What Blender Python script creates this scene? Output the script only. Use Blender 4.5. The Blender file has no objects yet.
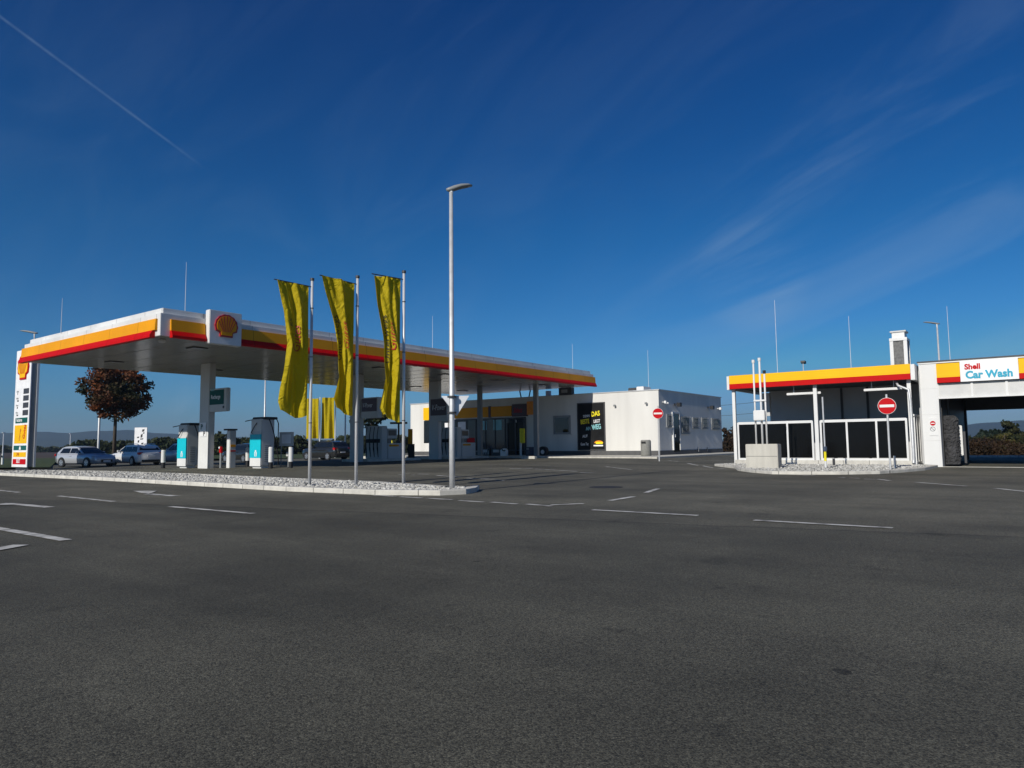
import bpy, bmesh, math, random
from mathutils import Vector, Matrix
random.seed(7)
R = math.radians
scene = bpy.context.scene
col = scene.collection
# ------------------------------------------------------------------ camera calibration (X = along canopy, Y = along shop front)
F, PITCH, ROLL, H, YAW = 706.0, R(4.86), 0.011, 1.1, R(36.6)
fw = Vector((math.cos(YAW)*math.cos(PITCH), math.sin(YAW)*math.cos(PITCH), math.sin(PITCH)))
r0 = Vector((math.sin(YAW), -math.cos(YAW), 0)); u0 = r0.cross(fw)
RT = r0*math.cos(ROLL) - u0*math.sin(ROLL); UP = u0*math.cos(ROLL) + r0*math.sin(ROLL)
CAM = Vector((0, 0, H))
def ray(px, py): return fw*F + RT*(px-512) + UP*(384-py)
def S(t): t = max(0., min(1., t)); return t*t*(3-2*t)
def zg(x, y):
    return 0.17*S((x-13)/11)*S((y-11)/9)*(1-S((x-60)/10)) - 0.30*S((y-38)/6)*(1-S((x-50)/8))
def G(px, py, z=0): d = ray(px, py); return CAM + d*((z-H)/d.z)
def GG(px, py, dz=0):
    z = 0; p = None
    for _ in range(40):
        p = G(px, py, z+dz); z = .5*z + .5*zg(p.x, p.y)
    return p
def onX(px, py, x): d = ray(px, py); return CAM + d*(x/d.x)
def onY(px, py, y): d = ray(px, py); return CAM + d*(y/d.y)
def atD(px, py, D): d = ray(px, py); return CAM + d*(D/math.hypot(d.x, d.y))
def hgt(px, py, b):  # height seen at a pixel on the vertical through b
    d = ray(px, py); return (CAM + d*(math.hypot(b.x, b.y)/math.hypot(d.x, d.y))).z

# ------------------------------------------------------------------ materials
def mat(name, c, rough=.6, metal=0., var=.08, scale=3., bump=0., bscale=40., coat=0., spec=.5, streak=0.):
    m = bpy.data.materials.new(name); m.use_nodes = True
    nt = m.node_tree; N = nt.nodes; L = nt.links; b = N['Principled BSDF']
    b.inputs['Roughness'].default_value = rough; b.inputs['Metallic'].default_value = metal
    b.inputs['Coat Weight'].default_value = coat; b.inputs['Specular IOR Level'].default_value = spec
    tc = N.new('ShaderNodeTexCoord')
    no = N.new('ShaderNodeTexNoise'); no.inputs['Scale'].default_value = scale; no.inputs['Detail'].default_value = 6
    if streak:
        mp = N.new('ShaderNodeMapping'); mp.inputs['Scale'].default_value = (1, 1, .12)
        L.new(tc.outputs['Object'], mp.inputs['Vector']); L.new(mp.outputs[0], no.inputs['Vector'])
    else:
        L.new(tc.outputs['Object'], no.inputs['Vector'])
    mr = N.new('ShaderNodeMapRange'); mr.inputs['From Min'].default_value = .3; mr.inputs['From Max'].default_value = .7
    mr.inputs['To Min'].default_value = 1-var; mr.inputs['To Max'].default_value = 1+var
    L.new(no.outputs['Fac'], mr.inputs['Value'])
    mx = N.new('ShaderNodeVectorMath'); mx.operation = 'SCALE'; mx.inputs[0].default_value = c[:3]
    L.new(mr.outputs[0], mx.inputs['Scale']); L.new(mx.outputs[0], b.inputs['Base Color'])
    if bump:
        n2 = N.new('ShaderNodeTexNoise'); n2.inputs['Scale'].default_value = bscale; n2.inputs['Detail'].default_value = 4
        L.new(tc.outputs['Object'], n2.inputs['Vector'])
        bu = N.new('ShaderNodeBump'); bu.inputs['Strength'].default_value = bump; bu.inputs['Distance'].default_value = .02
        L.new(n2.outputs['Fac'], bu.inputs['Height']); L.new(bu.outputs[0], b.inputs['Normal'])
    return m
M = {}
M['white'] = mat('white_paint', (.70, .70, .68), .45, var=.05, scale=1.5)
M['panel'] = mat('white_cladding', (.68, .68, .66), .45, var=.09, scale=.8, streak=1)
M['render'] = mat('white_render', (.66, .65, .61), .85, var=.09, scale=.9, bump=.15, bscale=60, streak=1)
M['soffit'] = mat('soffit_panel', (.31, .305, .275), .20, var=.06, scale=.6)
M['yellow'] = mat('yellow_fascia', (.84, .47, .003), .5, var=.05, scale=.8, spec=.2)
M['orange'] = mat('amber_fascia', (.74, .31, .003), .5, var=.05, scale=.8, spec=.2)
M['red'] = mat('red_fascia', (.50, .003, .003), .5, var=.05, spec=.12)
M['signred'] = mat('sign_red', (.50, .003, .008), .55, var=.06, scale=5, spec=.12)
M['shellred'] = mat('emblem_red', (.38, .008, .012), .4)
M['galv'] = mat('galvanised_steel', (.56, .57, .57), .48, metal=.35, var=.1, scale=8)
M['headshade'] = mat('white_header_painted_shade', (.56, .56, .54), .45, var=.05)  # white header, its colour greyed for the shade under the sign band
M['alu'] = mat('aluminium_pole', (.66, .67, .68), .4, metal=.3, var=.06, scale=6)
M['grey'] = mat('grey_cladding', (.25, .26, .26), .45, var=.07, scale=2)
M['colgrey'] = mat('light_grey_paint', (.55, .55, .53), .5, var=.06, scale=1.5, streak=1)
M['dark'] = mat('dark_grey_paint', (.045, .046, .05), .5, var=.15, scale=4)
M['black'] = mat('black_plastic', (.012, .012, .013), .5)
M['rubber'] = mat('black_rubber', (.015, .015, .016), .8)
M['plinth'] = mat('plinth_grey', (.085, .085, .085), .8, var=.12, scale=3)
M['glass'] = mat('dark_glazing', (.006, .008, .009), .06, spec=.6)
M['carglass'] = mat('tinted_car_glass', (.008, .010, .012), .04, spec=.6)
M['panelblack'] = mat('black_panel_glass', (.004, .004, .004), .16, spec=.25)
M['concrete'] = mat('cast_concrete', (.50, .48, .42), .85, var=.14, scale=4, bump=.35, bscale=30, streak=1)
M['kerb'] = mat('kerb_concrete', (.56, .54, .48), .85, var=.18, scale=3, bump=.3, bscale=25)
def kerbjoints(m):
    nt = m.node_tree; N = nt.nodes; L = nt.links; b = N['Principled BSDF']; src = b.inputs['Base Color'].links[0].from_socket
    tc = N.new('ShaderNodeTexCoord'); sp = N.new('ShaderNodeSeparateXYZ'); L.new(tc.outputs['Object'], sp.inputs[0])
    fr = N.new('ShaderNodeMath'); fr.operation = 'FRACT'; L.new(sp.outputs[1], fr.inputs[0])
    lt = N.new('ShaderNodeMath'); lt.operation = 'LESS_THAN'; lt.inputs[1].default_value = .022; L.new(fr.outputs[0], lt.inputs[0])
    mr = N.new('ShaderNodeMapRange'); mr.inputs['To Min'].default_value = 1.; mr.inputs['To Max'].default_value = .3; L.new(lt.outputs[0], mr.inputs['Value'])
    sc = N.new('ShaderNodeVectorMath'); sc.operation = 'SCALE'; L.new(src, sc.inputs[0]); L.new(mr.outputs[0], sc.inputs['Scale']); L.new(sc.outputs[0], b.inputs['Base Color'])
kerbjoints(M['kerb'])
def seams(m, px_, py_, w, k):
    nt = m.node_tree; N = nt.nodes; L = nt.links; b = N['Principled BSDF']; src = b.inputs['Base Color'].links[0].from_socket
    tc = N.new('ShaderNodeTexCoord'); sp = N.new('ShaderNodeSeparateXYZ'); L.new(tc.outputs['Object'], sp.inputs[0]); acc = None
    for i, p_ in ((0, px_), (1, py_)):
        dv = N.new('ShaderNodeMath'); dv.operation = 'DIVIDE'; dv.inputs[1].default_value = p_; L.new(sp.outputs[i], dv.inputs[0])
        fr = N.new('ShaderNodeMath'); fr.operation = 'FRACT'; L.new(dv.outputs[0], fr.inputs[0])
        lt = N.new('ShaderNodeMath'); lt.operation = 'LESS_THAN'; lt.inputs[1].default_value = w/p_; L.new(fr.outputs[0], lt.inputs[0])
        if acc is None: acc = lt.outputs[0]
        else:
            mx_ = N.new('ShaderNodeMath'); mx_.operation = 'MAXIMUM'; L.new(acc, mx_.inputs[0]); L.new(lt.outputs[0], mx_.inputs[1]); acc = mx_.outputs[0]
    mr = N.new('ShaderNodeMapRange'); mr.inputs['To Min'].default_value = 1.; mr.inputs['To Max'].default_value = k; L.new(acc, mr.inputs['Value'])
    sc = N.new('ShaderNodeVectorMath'); sc.operation = 'SCALE'; L.new(src, sc.inputs[0]); L.new(mr.outputs[0], sc.inputs['Scale']); L.new(sc.outputs[0], b.inputs['Base Color'])
M['c_panel'] = mat('canopy_cladding', (.68, .68, .66), .45, var=.12, scale=.8, streak=1); M['c_orange'] = mat('canopy_amber', (.74, .31, .003), .5, var=.10, scale=.6, spec=.2); M['c_red'] = mat('canopy_red', (.50, .003, .003), .5, var=.08, spec=.12)
for k_ in ('c_panel', 'c_orange', 'c_red'): seams(M[k_], 2.02, 2.3, .022, .45)
M['teal'] = mat('turquoise_panel', (.004, .50, .60), .4, var=.04)
M['dteal'] = mat('dark_teal_sign', (.003, .085, .068), .5, spec=.2)
M['green'] = mat('green_sign', (.006, .10, .085), .4)
M['maroon'] = mat('maroon_sign', (.05, .006, .010), .35)
M['poster'] = mat('poster_black', (.010, .010, .0105), .5, var=.5, scale=1.3, spec=.2)
M['pyel'] = mat('poster_yellow', (.85, .72, .01), .5)
M['pteal'] = mat('poster_teal', (.25, .55, .58), .5)
M['pwhite'] = mat('poster_white', (.8, .8, .8), .5)
M['porange'] = mat('poster_orange', (.85, .28, .01), .5)
M['wblue'] = mat('car_wash_blue', (.004, .33, .48), .45)
M['screen'] = mat('price_display', (.05, .042, .04), .3)
M['paint'] = mat('road_paint', (.62, .61, .57), .75)
M['brush'] = mat('brush_bristle', (.04, .04, .042), .9, var=.5, scale=5, bump=.8, bscale=30)
M['tyre'] = mat('tyre_rubber', (.014, .014, .015), .8)
M['rim'] = mat('alloy_rim', (.55, .56, .58), .3, metal=.8)
M['cardark'] = mat('car_trim_black', (.010, .010, .011), .45)
M['headlight'] = mat('headlight_glass', (.55, .57, .6), .08)
M['tail'] = mat('tail_light_red', (.45, .008, .01), .15)
M['plate'] = mat('number_plate', (.75, .75, .75), .4)
M['silver'] = mat('silver_car_paint', (.52, .54, .57), .28, metal=.35, coat=.6, var=.01)
M['cwhite'] = mat('white_car_paint', (.72, .72, .70), .25, coat=.7, var=.01)
M['cgrey'] = mat('pale_grey_car_paint', (.50, .51, .52), .28, coat=.7, var=.01)
M['cblack'] = mat('anthracite_car_paint', (.018, .020, .021), .22, coat=.8, var=.01)
M['bark'] = mat('bark', (.07, .055, .04), .9, var=.3, scale=12, bump=.6, bscale=30)
M['ventgrey'] = mat('vent_mesh', (.12, .12, .115), .6, var=.35, scale=9)
M['wallgrey'] = mat('bay_wall_grey', (.46, .465, .47), .55, var=.06, scale=1.2)
M['binstone'] = mat('bin_grey', (.22, .22, .20), .8, var=.15, scale=9)
M['bluebox'] = mat('blue_grey_plastic', (.05, .07, .11), .4)
M['lens'] = mat('lamp_lens', (.30, .31, .32), .2)

def leafmat(name, cols, scale=1.2, trans=.25):
    m = bpy.data.materials.new(name); m.use_nodes = True
    nt = m.node_tree; N = nt.nodes; L = nt.links; b = N['Principled BSDF']
    b.inputs['Roughness'].default_value = .65; b.inputs['Specular IOR Level'].default_value = .25
    tc = N.new('ShaderNodeTexCoord'); no = N.new('ShaderNodeTexNoise'); no.inputs['Scale'].default_value = scale; no.inputs['Detail'].default_value = 5
    L.new(tc.outputs['Object'], no.inputs['Vector'])
    r = N.new('ShaderNodeValToRGB'); e = r.color_ramp.elements
    e[0].position = .32; e[0].color = (*cols[0], 1); e[1].position = .68; e[1].color = (*cols[-1], 1)
    for i, c in enumerate(cols[1:-1]):
        k = e.new(.32+.36*(i+1)/(len(cols)-1)); k.color = (*c, 1)
    L.new(no.outputs['Fac'], r.inputs[0]); L.new(r.outputs[0], b.inputs['Base Color'])
    t = N.new('ShaderNodeBsdfTranslucent'); L.new(r.outputs[0], t.inputs['Color'])
    ms = N.new('ShaderNodeMixShader'); ms.inputs[0].default_value = trans
    L.new(b.outputs[0], ms.inputs[1]); L.new(t.outputs[0], ms.inputs[2]); L.new(ms.outputs[0], N['Material Output'].inputs['Surface'])
    return m
M['redleaf'] = leafmat('red_autumn_leaves', [(.020, .030, .009), (.034, .030, .010), (.11, .036, .012), (.22, .066, .015)], .42)
M['dkleaf'] = leafmat('dark_green_leaves', [(.018, .030, .012), (.035, .045, .015), (.05, .05, .018)], .4)
M['hedge'] = leafmat('brown_hedge_leaves', [(.018, .014, .008), (.032, .020, .010), (.048, .026, .012), (.03, .032, .012)], .7)
M['olive'] = leafmat('olive_leaves', [(.015, .022, .008), (.03, .036, .010), (.05, .045, .014)], .5)
M['yelleaf'] = leafmat('yellowing_leaves', [(.07, .07, .02), (.14, .11, .03)], .8)
M['conif'] = leafmat('conifer_needles', [(.010, .020, .012), (.02, .035, .016)], .6, .1)

# cloth for the flags
def clothmat():
    m = bpy.data.materials.new('yellow_flag_cloth'); m.use_nodes = True
    nt = m.node_tree; N = nt.nodes; L = nt.links; b = N['Principled BSDF']
    b.inputs['Base Color'].default_value = (.52, .40, .008, 1); b.inputs['Roughness'].default_value = .7; b.inputs['Specular IOR Level'].default_value = .2
    t = N.new('ShaderNodeBsdfTranslucent'); t.inputs['Color'].default_value = (.75, .56, .012, 1)
    ms = N.new('ShaderNodeMixShader'); ms.inputs[0].default_value = .24
    L.new(b.outputs[0], ms.inputs[1]); L.new(t.outputs[0], ms.inputs[2]); L.new(ms.outputs[0], N['Material Output'].inputs['Surface'])
    tc = N.new('ShaderNodeTexCoord'); no = N.new('ShaderNodeTexNoise'); no.inputs['Scale'].default_value = 4.5; no.inputs['Detail'].default_value = 7; no.inputs['Distortion'].default_value = 1.2
    L.new(tc.outputs['Object'], no.inputs['Vector']); bu = N.new('ShaderNodeBump'); bu.inputs['Strength'].default_value = .9; bu.inputs['Distance'].default_value = .09
    L.new(no.outputs['Fac'], bu.inputs['Height']); L.new(bu.outputs[0], b.inputs['Normal'])
    return m
M['flag'] = clothmat()

# asphalt: aggregate grain, patches, the joint between two laid fields, tyre-polished lanes, cracks
def asphaltmat():
    m = bpy.data.materials.new('asphalt'); m.use_nodes = True
    nt = m.node_tree; N = nt.nodes; L = nt.links; b = N['Principled BSDF']
    b.inputs['Roughness'].default_value = .82; b.inputs['Specular IOR Level'].default_value = .35
    tc = N.new('ShaderNodeTexCoord'); V = tc.outputs['Object']
    def noise(s, d=5, r=.6, vec=V):
        n = N.new('ShaderNodeTexNoise'); n.inputs['Scale'].default_value = s; n.inputs['Detail'].default_value = d; n.inputs['Roughness'].default_value = r
        L.new(vec, n.inputs['Vector']); return n.outputs['Fac']
    def rng(v, a, bb, c, d):
        r = N.new('ShaderNodeMapRange'); r.inputs['From Min'].default_value = a; r.inputs['From Max'].default_value = bb
        r.inputs['To Min'].default_value = c; r.inputs['To Max'].default_value = d; L.new(v, r.inputs['Value']); return r.outputs[0]
    def mul(a, c):
        n = N.new('ShaderNodeMath'); n.operation = 'MULTIPLY'; L.new(a, n.inputs[0])
        if isinstance(c, float): n.inputs[1].default_value = c
        else: L.new(c, n.inputs[1])
        return n.outputs[0]
    vo = N.new('ShaderNodeTexVoronoi'); vo.inputs['Scale'].default_value = 150; L.new(V, vo.inputs['Vector'])
    sv = N.new('ShaderNodeSeparateColor'); L.new(vo.outputs['Color'], sv.inputs[0])
    stone = rng(sv.outputs[0], 0, 1, .40, 1.7)
    grain = rng(noise(220, 3), .3, .7, .75, 1.25)
    mid = rng(noise(9, 6, .7), .3, .7, .90, 1.10)
    big = rng(noise(.30, 7, .62), .36, .64, .72, 1.28)
    mp = N.new('ShaderNodeMapping'); mp.inputs['Scale'].default_value = (.9, .10, 1); mp.inputs['Rotation'].default_value = (0, 0, R(8)); L.new(V, mp.inputs['Vector'])
    lanes = rng(noise(.8, 5, .6, mp.outputs[0]), .36, .64, .80, 1.20)
    sp = rng(noise(1.3, 4, .6), .62, .74, 1., .68)      # oil spots
    sp2 = rng(noise(3.1, 3, .5), .70, .78, 1., .5); sp3 = rng(noise(1.9, 3, .55), .30, .24, 1., 1.35)
    f = mul(mul(mul(mul(mul(mul(mul(mul(stone, grain), mid), rng(noise(48, 3, .7), .36, .64, .70, 1.30)), big), lanes), sp), sp2), sp3)
    # scattered oil drips (dark) and pale scuffs
    vs_ = N.new('ShaderNodeTexVoronoi'); vs_.inputs['Scale'].default_value = .9
    w2 = N.new('ShaderNodeVectorMath'); w2.operation = 'ADD'; n3 = N.new('ShaderNodeTexNoise'); n3.inputs['Scale'].default_value = 5.; n3.inputs['Detail'].default_value = 4; L.new(V, n3.inputs['Vector'])
    s3 = N.new('ShaderNodeVectorMath'); s3.operation = 'SCALE'; s3.inputs['Scale'].default_value = .16; L.new(n3.outputs['Color'], s3.inputs[0]); L.new(V, w2.inputs[0]); L.new(s3.outputs[0], w2.inputs[1]); L.new(w2.outputs[0], vs_.inputs['Vector'])
    cs = N.new('ShaderNodeSeparateColor'); L.new(vs_.outputs['Color'], cs.inputs[0])
    rad = rng(cs.outputs[1], .25, 1., .0, .05); lt = N.new('ShaderNodeMath'); lt.operation = 'LESS_THAN'; L.new(vs_.outputs['Distance'], lt.inputs[0]); L.new(rad, lt.inputs[1])
    tone = rng(cs.outputs[2], .68, .70, .42, 1.75); mxs = N.new('ShaderNodeMix'); mxs.inputs['A'].default_value = 1.; L.new(lt.outputs[0], mxs.inputs['Factor']); L.new(tone, mxs.inputs['B'])
    f = mul(f, mxs.outputs['Result'])
    # joint between the road field and the forecourt field
    A = GG(600, 521); B = GG(1024, 537); n = Vector((-(B.y-A.y), B.x-A.x, 0)).normalized()
    if n.dot(fw) < 0: n = -n
    dp = N.new('ShaderNodeVectorMath'); dp.operation = 'DOT_PRODUCT'; dp.inputs[1].default_value = n; L.new(V, dp.inputs[0])
    ad = N.new('ShaderNodeMath'); ad.operation = 'ADD'; ad.inputs[1].default_value = -n.dot(A); L.new(dp.outputs['Value'], ad.inputs[0])
    wob = N.new('ShaderNodeMath'); wob.operation = 'ADD'; L.new(ad.outputs[0], wob.inputs[0]); L.new(rng(noise(.9, 3), .3, .7, -.06, .06), wob.inputs[1])
    side = rng(wob.outputs[0], -.04, .04, 0, 1)
    mxc = N.new('ShaderNodeMix'); mxc.data_type = 'RGBA'; L.new(side, mxc.inputs['Factor'])
    mxc.inputs['A'].default_value = (.070, .067, .050, 1); mxc.inputs['B'].default_value = (.095, .090, .067, 1)
    ab = N.new('ShaderNodeMath'); ab.operation = 'ABSOLUTE'; L.new(wob.outputs[0], ab.inputs[0])
    f = mul(f, rng(ab.outputs[0], .01, .05, .55, 1.))
    # sparse cracks
    v2 = N.new('ShaderNodeTexVoronoi'); v2.feature = 'DISTANCE_TO_EDGE'; v2.inputs['Scale'].default_value = .16
    wv = N.new('ShaderNodeVectorMath'); wv.operation = 'ADD'; L.new(V, wv.inputs[0])
    nn = N.new('ShaderNodeTexNoise'); nn.inputs['Scale'].default_value = .7; nn.inputs['Detail'].default_value = 5; L.new(V, nn.inputs['Vector'])
    L.new(nn.outputs['Color'], wv.inputs[1]); L.new(wv.outputs[0], v2.inputs['Vector'])
    crk = rng(v2.outputs['Distance'], .0, .003, .85, 1.)
    f = mul(f, crk)
    sc = N.new('ShaderNodeVectorMath'); sc.operation = 'SCALE'; L.new(mxc.outputs['Result'], sc.inputs[0]); L.new(f, sc.inputs['Scale'])
    L.new(sc.outputs[0], b.inputs['Base Color'])
    bu = N.new('ShaderNodeBump'); bu.inputs['Strength'].default_value = .45; bu.inputs['Distance'].default_value = .004
    L.new(vo.outputs['Distance'], bu.inputs['Height']); bu.invert = True
    L.new(bu.outputs[0], b.inputs['Normal'])
    return m
M['asphalt'] = asphaltmat()
def soilmat(name, c1, c2, scale, bump=.5):
    m = leafmat(name, [c1, c2], scale, 0.)
    return m
M['field'] = soilmat('ploughed_field', (.055, .038, .022), (.10, .066, .036), .05)
M['paint'] = leafmat('road_paint', [(.15, .145, .13), (.50, .49, .45), (.66, .65, .60)], 4., 0.)
M['grass'] = soilmat('short_grass', (.036, .050, .007), (.080, .088, .014), .8)
M['hill'] = soilmat('wooded_hill', (.020, .030, .022), (.035, .045, .028), .01)
M['pebble'] = leafmat('pale_gravel', [(.18, .175, .16), (.46, .45, .41), (.70, .69, .64)], 9., 0.)
M['gravelbase'] = mat('gravel_bed_soil', (.10, .095, .085), .9, var=.3, scale=8)

# ------------------------------------------------------------------ mesh builder and object helpers
class MB:
    def __init__(s): s.v = []; s.f = []
    def add(s, vs, fs):
        o = len(s.v); s.v += [Vector(p) for p in vs]; s.f += [[i+o for i in f] for f in fs]; return s
    def box(s, a, b):
        x0, x1 = sorted((a[0], b[0])); y0, y1 = sorted((a[1], b[1])); z0, z1 = sorted((a[2], b[2]))
        return s.add([(x0,y0,z0),(x1,y0,z0),(x1,y1,z0),(x0,y1,z0),(x0,y0,z1),(x1,y0,z1),(x1,y1,z1),(x0,y1,z1)],
                     [(0,3,2,1),(4,5,6,7),(0,1,5,4),(1,2,6,5),(2,3,7,6),(3,0,4,7)])
    def prism(s, poly, ax, a, b):
        # poly: 2-D points in the two other axes (order x,y,z without ax); extruded from a to b along ax
        def P(p, t):
            q = [0, 0, 0]; oth = [i for i in range(3) if i != ax]; q[oth[0]] = p[0]; q[oth[1]] = p[1]; q[ax] = t; return q
        n = len(poly); vs = [P(p, a) for p in poly] + [P(p, b) for p in poly]
        return s.add(vs, [list(range(n))[::-1], list(range(n, 2*n))] + [(i, (i+1) % n, n+(i+1) % n, n+i) for i in range(n)])
    def tube(s, pts, r, n=10, cap=True):
        pts = [Vector(p) for p in pts]; rs = r if isinstance(r, (list, tuple)) else [r]*len(pts)
        rings = []; prev = None
        for i, p in enumerate(pts):
            d = (pts[min(i+1, len(pts)-1)] - pts[max(i-1, 0)]).normalized()
            a = d.orthogonal().normalized() if prev is None else (prev - d*prev.dot(d)).normalized()
            prev = a; b = d.cross(a)
            rings.append([p + (a*math.cos(2*math.pi*k/n) + b*math.sin(2*math.pi*k/n))*rs[i] for k in range(n)])
        vs = [q for rg in rings for q in rg]; fs = []
        for i in range(len(pts)-1):
            for k in range(n): fs.append((i*n+k, i*n+(k+1) % n, (i+1)*n+(k+1) % n, (i+1)*n+k))
        if cap: fs += [list(range(n))[::-1], list(range((len(pts)-1)*n, len(pts)*n))]
        return s.add(vs, fs)
    def cyl(s, c, r, z0, z1, n=20, r2=None): return s.tube([(c[0], c[1], z0), (c[0], c[1], z1)], [r, r if r2 is None else r2], n)
    def disc(s, c, nrm, r, t, n=28):
        c = Vector(c); nrm = Vector(nrm).normalized(); return s.tube([c, c+nrm*t], r, n)
    def quad(s, *p): return s.add(p, [tuple(range(len(p)))])
    def build(s, name, m, parent=None, smooth=False, bevel=0., world=True):
        off = BASE.get(parent.name, Vector()) if (parent is not None and world) else Vector()
        me = bpy.data.meshes.new(name)
        me.from_pydata([tuple(p-off) for p in s.v], [], s.f); me.validate(); me.update()
        bm = bmesh.new(); bm.from_mesh(me); bmesh.ops.recalc_face_normals(bm, faces=bm.faces)
        if bevel:
            es = [e for e in bm.edges if len(e.link_faces) == 2 and e.calc_face_angle(0) > .5]
            bmesh.ops.bevel(bm, geom=es, offset=bevel, segments=2, affect='EDGES', clamp_overlap=True)
        bm.to_mesh(me); bm.free()
        for mm in (m if isinstance(m, list) else [m]): me.materials.append(mm)
        if smooth:
            for p in me.polygons: p.use_smooth = True
        o = bpy.data.objects.new(name, me); col.objects.link(o)
        if parent is not None:
            o.parent = parent
            BASE[o.name] = off if world else Vector()
        return o
BASE = {}
def tag(o, label=None, cat=None, group=None, kind=None):
    if label: o['label'] = label
    if cat: o['category'] = cat
    if group: o['group'] = group
    if kind: o['kind'] = kind
    return o
def thing(name, label, cat, loc=(0, 0, 0), rz=0., group=None):
    o = bpy.data.objects.new(name, None); col.objects.link(o); o.empty_display_size = .2
    o.location = loc; o.rotation_euler.z = rz; BASE[o.name] = Vector(loc)
    return tag(o, label, cat, group)
def tree_copy(o, parent=None):
    c = o.copy(); col.objects.link(c); c.parent = parent
    for ch in list(o.children): tree_copy(ch, c)
    return c
def struct(mb, name, m, smooth=False, bevel=0.): return tag(mb.build(name, m, None, smooth, bevel), kind='structure')

AX = {'-X': Matrix(((0, 0, -1), (-1, 0, 0), (0, 1, 0))), '-Y': Matrix(((1, 0, 0), (0, 0, -1), (0, 1, 0)))}
def text(body, size, m, parent, loc, face='-X', rot=0., bold=0., width=1., align='LEFT', name='lettering', shear=0., ext=.004, world=True):
    cu = bpy.data.curves.new(name, 'FONT'); cu.body = body; cu.size = size; cu.extrude = ext; cu.offset = bold*size; cu.align_x = align; cu.shear = shear; cu.resolution_u = 3
    t = bpy.data.objects.new('tmp_text', cu); col.objects.link(t)
    dg = bpy.context.evaluated_depsgraph_get(); me = bpy.data.meshes.new_from_object(t.evaluated_get(dg))
    bpy.data.objects.remove(t); me.name = name
    A = AX[face]; off = BASE.get(parent.name, Vector()) if world else Vector(); L3 = Vector(loc)
    Rm = Matrix.Rotation(rot, 3, 'Z')
    for v in me.vertices:
        p = Vector((v.co.x*width, v.co.y, v.co.z)); v.co = A @ (Rm @ p) + L3 - off
    me.materials.clear(); me.materials.append(m)
    o = bpy.data.objects.new(name, me); col.objects.link(o); o.parent = parent; BASE[o.name] = off
    return o
def face_poly(mb, poly, loc, face, t0, t1):
    # 2-D polygon (right, up) on a wall face, from depth t0 to t1 in front of it
    A = AX[face]; L3 = Vector(loc); n = len(poly)
    vs = [A @ Vector((p[0], p[1], t0)) + L3 for p in poly] + [A @ Vector((p[0], p[1], t1)) + L3 for p in poly]
    return mb.add(vs, [list(range(n))[::-1], list(range(n, 2*n))] + [(i, (i+1) % n, n+(i+1) % n, n+i) for i in range(n)])
def emblem(parent, loc, face, s, my, mr):
    def shape(k):
        pts = []
        for i in range(33):
            a = R(205) - R(230)*i/32
            rr = 1 + (.025*math.cos(a*14) if k > .95 else 0.)
            pts.append((k*rr*math.cos(a)*1.04, k*rr*math.sin(a)))
        w = .60*k
        pts += [(w, -.55*k-.02), (w*.95, -.92*k), (-w*.95, -.92*k), (-w, -.55*k-.02)]
        return [(x*s, y*s) for x, y in pts]
    o = face_poly(MB(), shape(1.), loc, face, .0, .06).build('emblem', mr, parent)
    face_poly(MB(), shape(.86), loc, face, .06, .075).build('shell_face', my, o)
    rb = MB()
    for i in range(7):
        a = R(90) + R(21)*(i-3); b0 = Vector((.20*(i-3)*-.55, -.50, 0))
        e = Vector((math.cos(a)*.84*1.03, math.sin(a)*.84, 0)); d = (e-b0).normalized(); nn = Vector((-d.y, d.x, 0))*.042
        pl = [b0-nn*.5, e-nn, e+nn, b0+nn*.5]
        face_poly(rb, [(p.x*s, p.y*s) for p in pl], loc, face, .075, .082)
    rb.build('rib', mr, o)
    return o

# ------------------------------------------------------------------ ground
g = MB(); x0, x1, y0, y1, st = -30., 84., -34., 61., .75
nx = int((x1-x0)/st)+1; ny = int((y1-y0)/st)+1
g.v = [Vector((x0+i*st, y0+j*st, zg(x0+i*st, y0+j*st))) for j in range(ny) for i in range(nx)]
g.f = [(j*nx+i, j*nx+i+1, (j+1)*nx+i+1, (j+1)*nx+i) for j in range(ny-1) for i in range(nx-1)]
struct(g, 'asphalt_ground', M['asphalt'], smooth=True)
f = MB(); f.quad((-5000, -5000, -.42), (5000, -5000, -.42), (5000, 5000, -.42), (-5000, 5000, -.42))
struct(f, 'field', M['field'])
def sheet(pts, dz, sub=1.0):
    # flat polygon laid on the ground heightfield: fan of a fine grid is not needed for narrow strips
    return [Vector((p.x, p.y, zg(p.x, p.y)+dz)) for p in pts]
# grass verge behind the car park
gp = [G(-330, 470.5, -.13), G(50, 467.8, -.13), G(57, 461.0, -.13), G(180, 459.2, -.13), G(330, 458.3, -.13), G(420, 457.6, -.13), G(420, 452.9, -.13), G(200, 455.6, -.13), G(60, 458.2, -.13), G(-330, 462.2, -.13)]
tag(MB().add([(p.x, p.y, -.10) for p in gp], [list(range(len(gp)))]).build('grass', M['grass']), kind='stuff')
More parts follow.
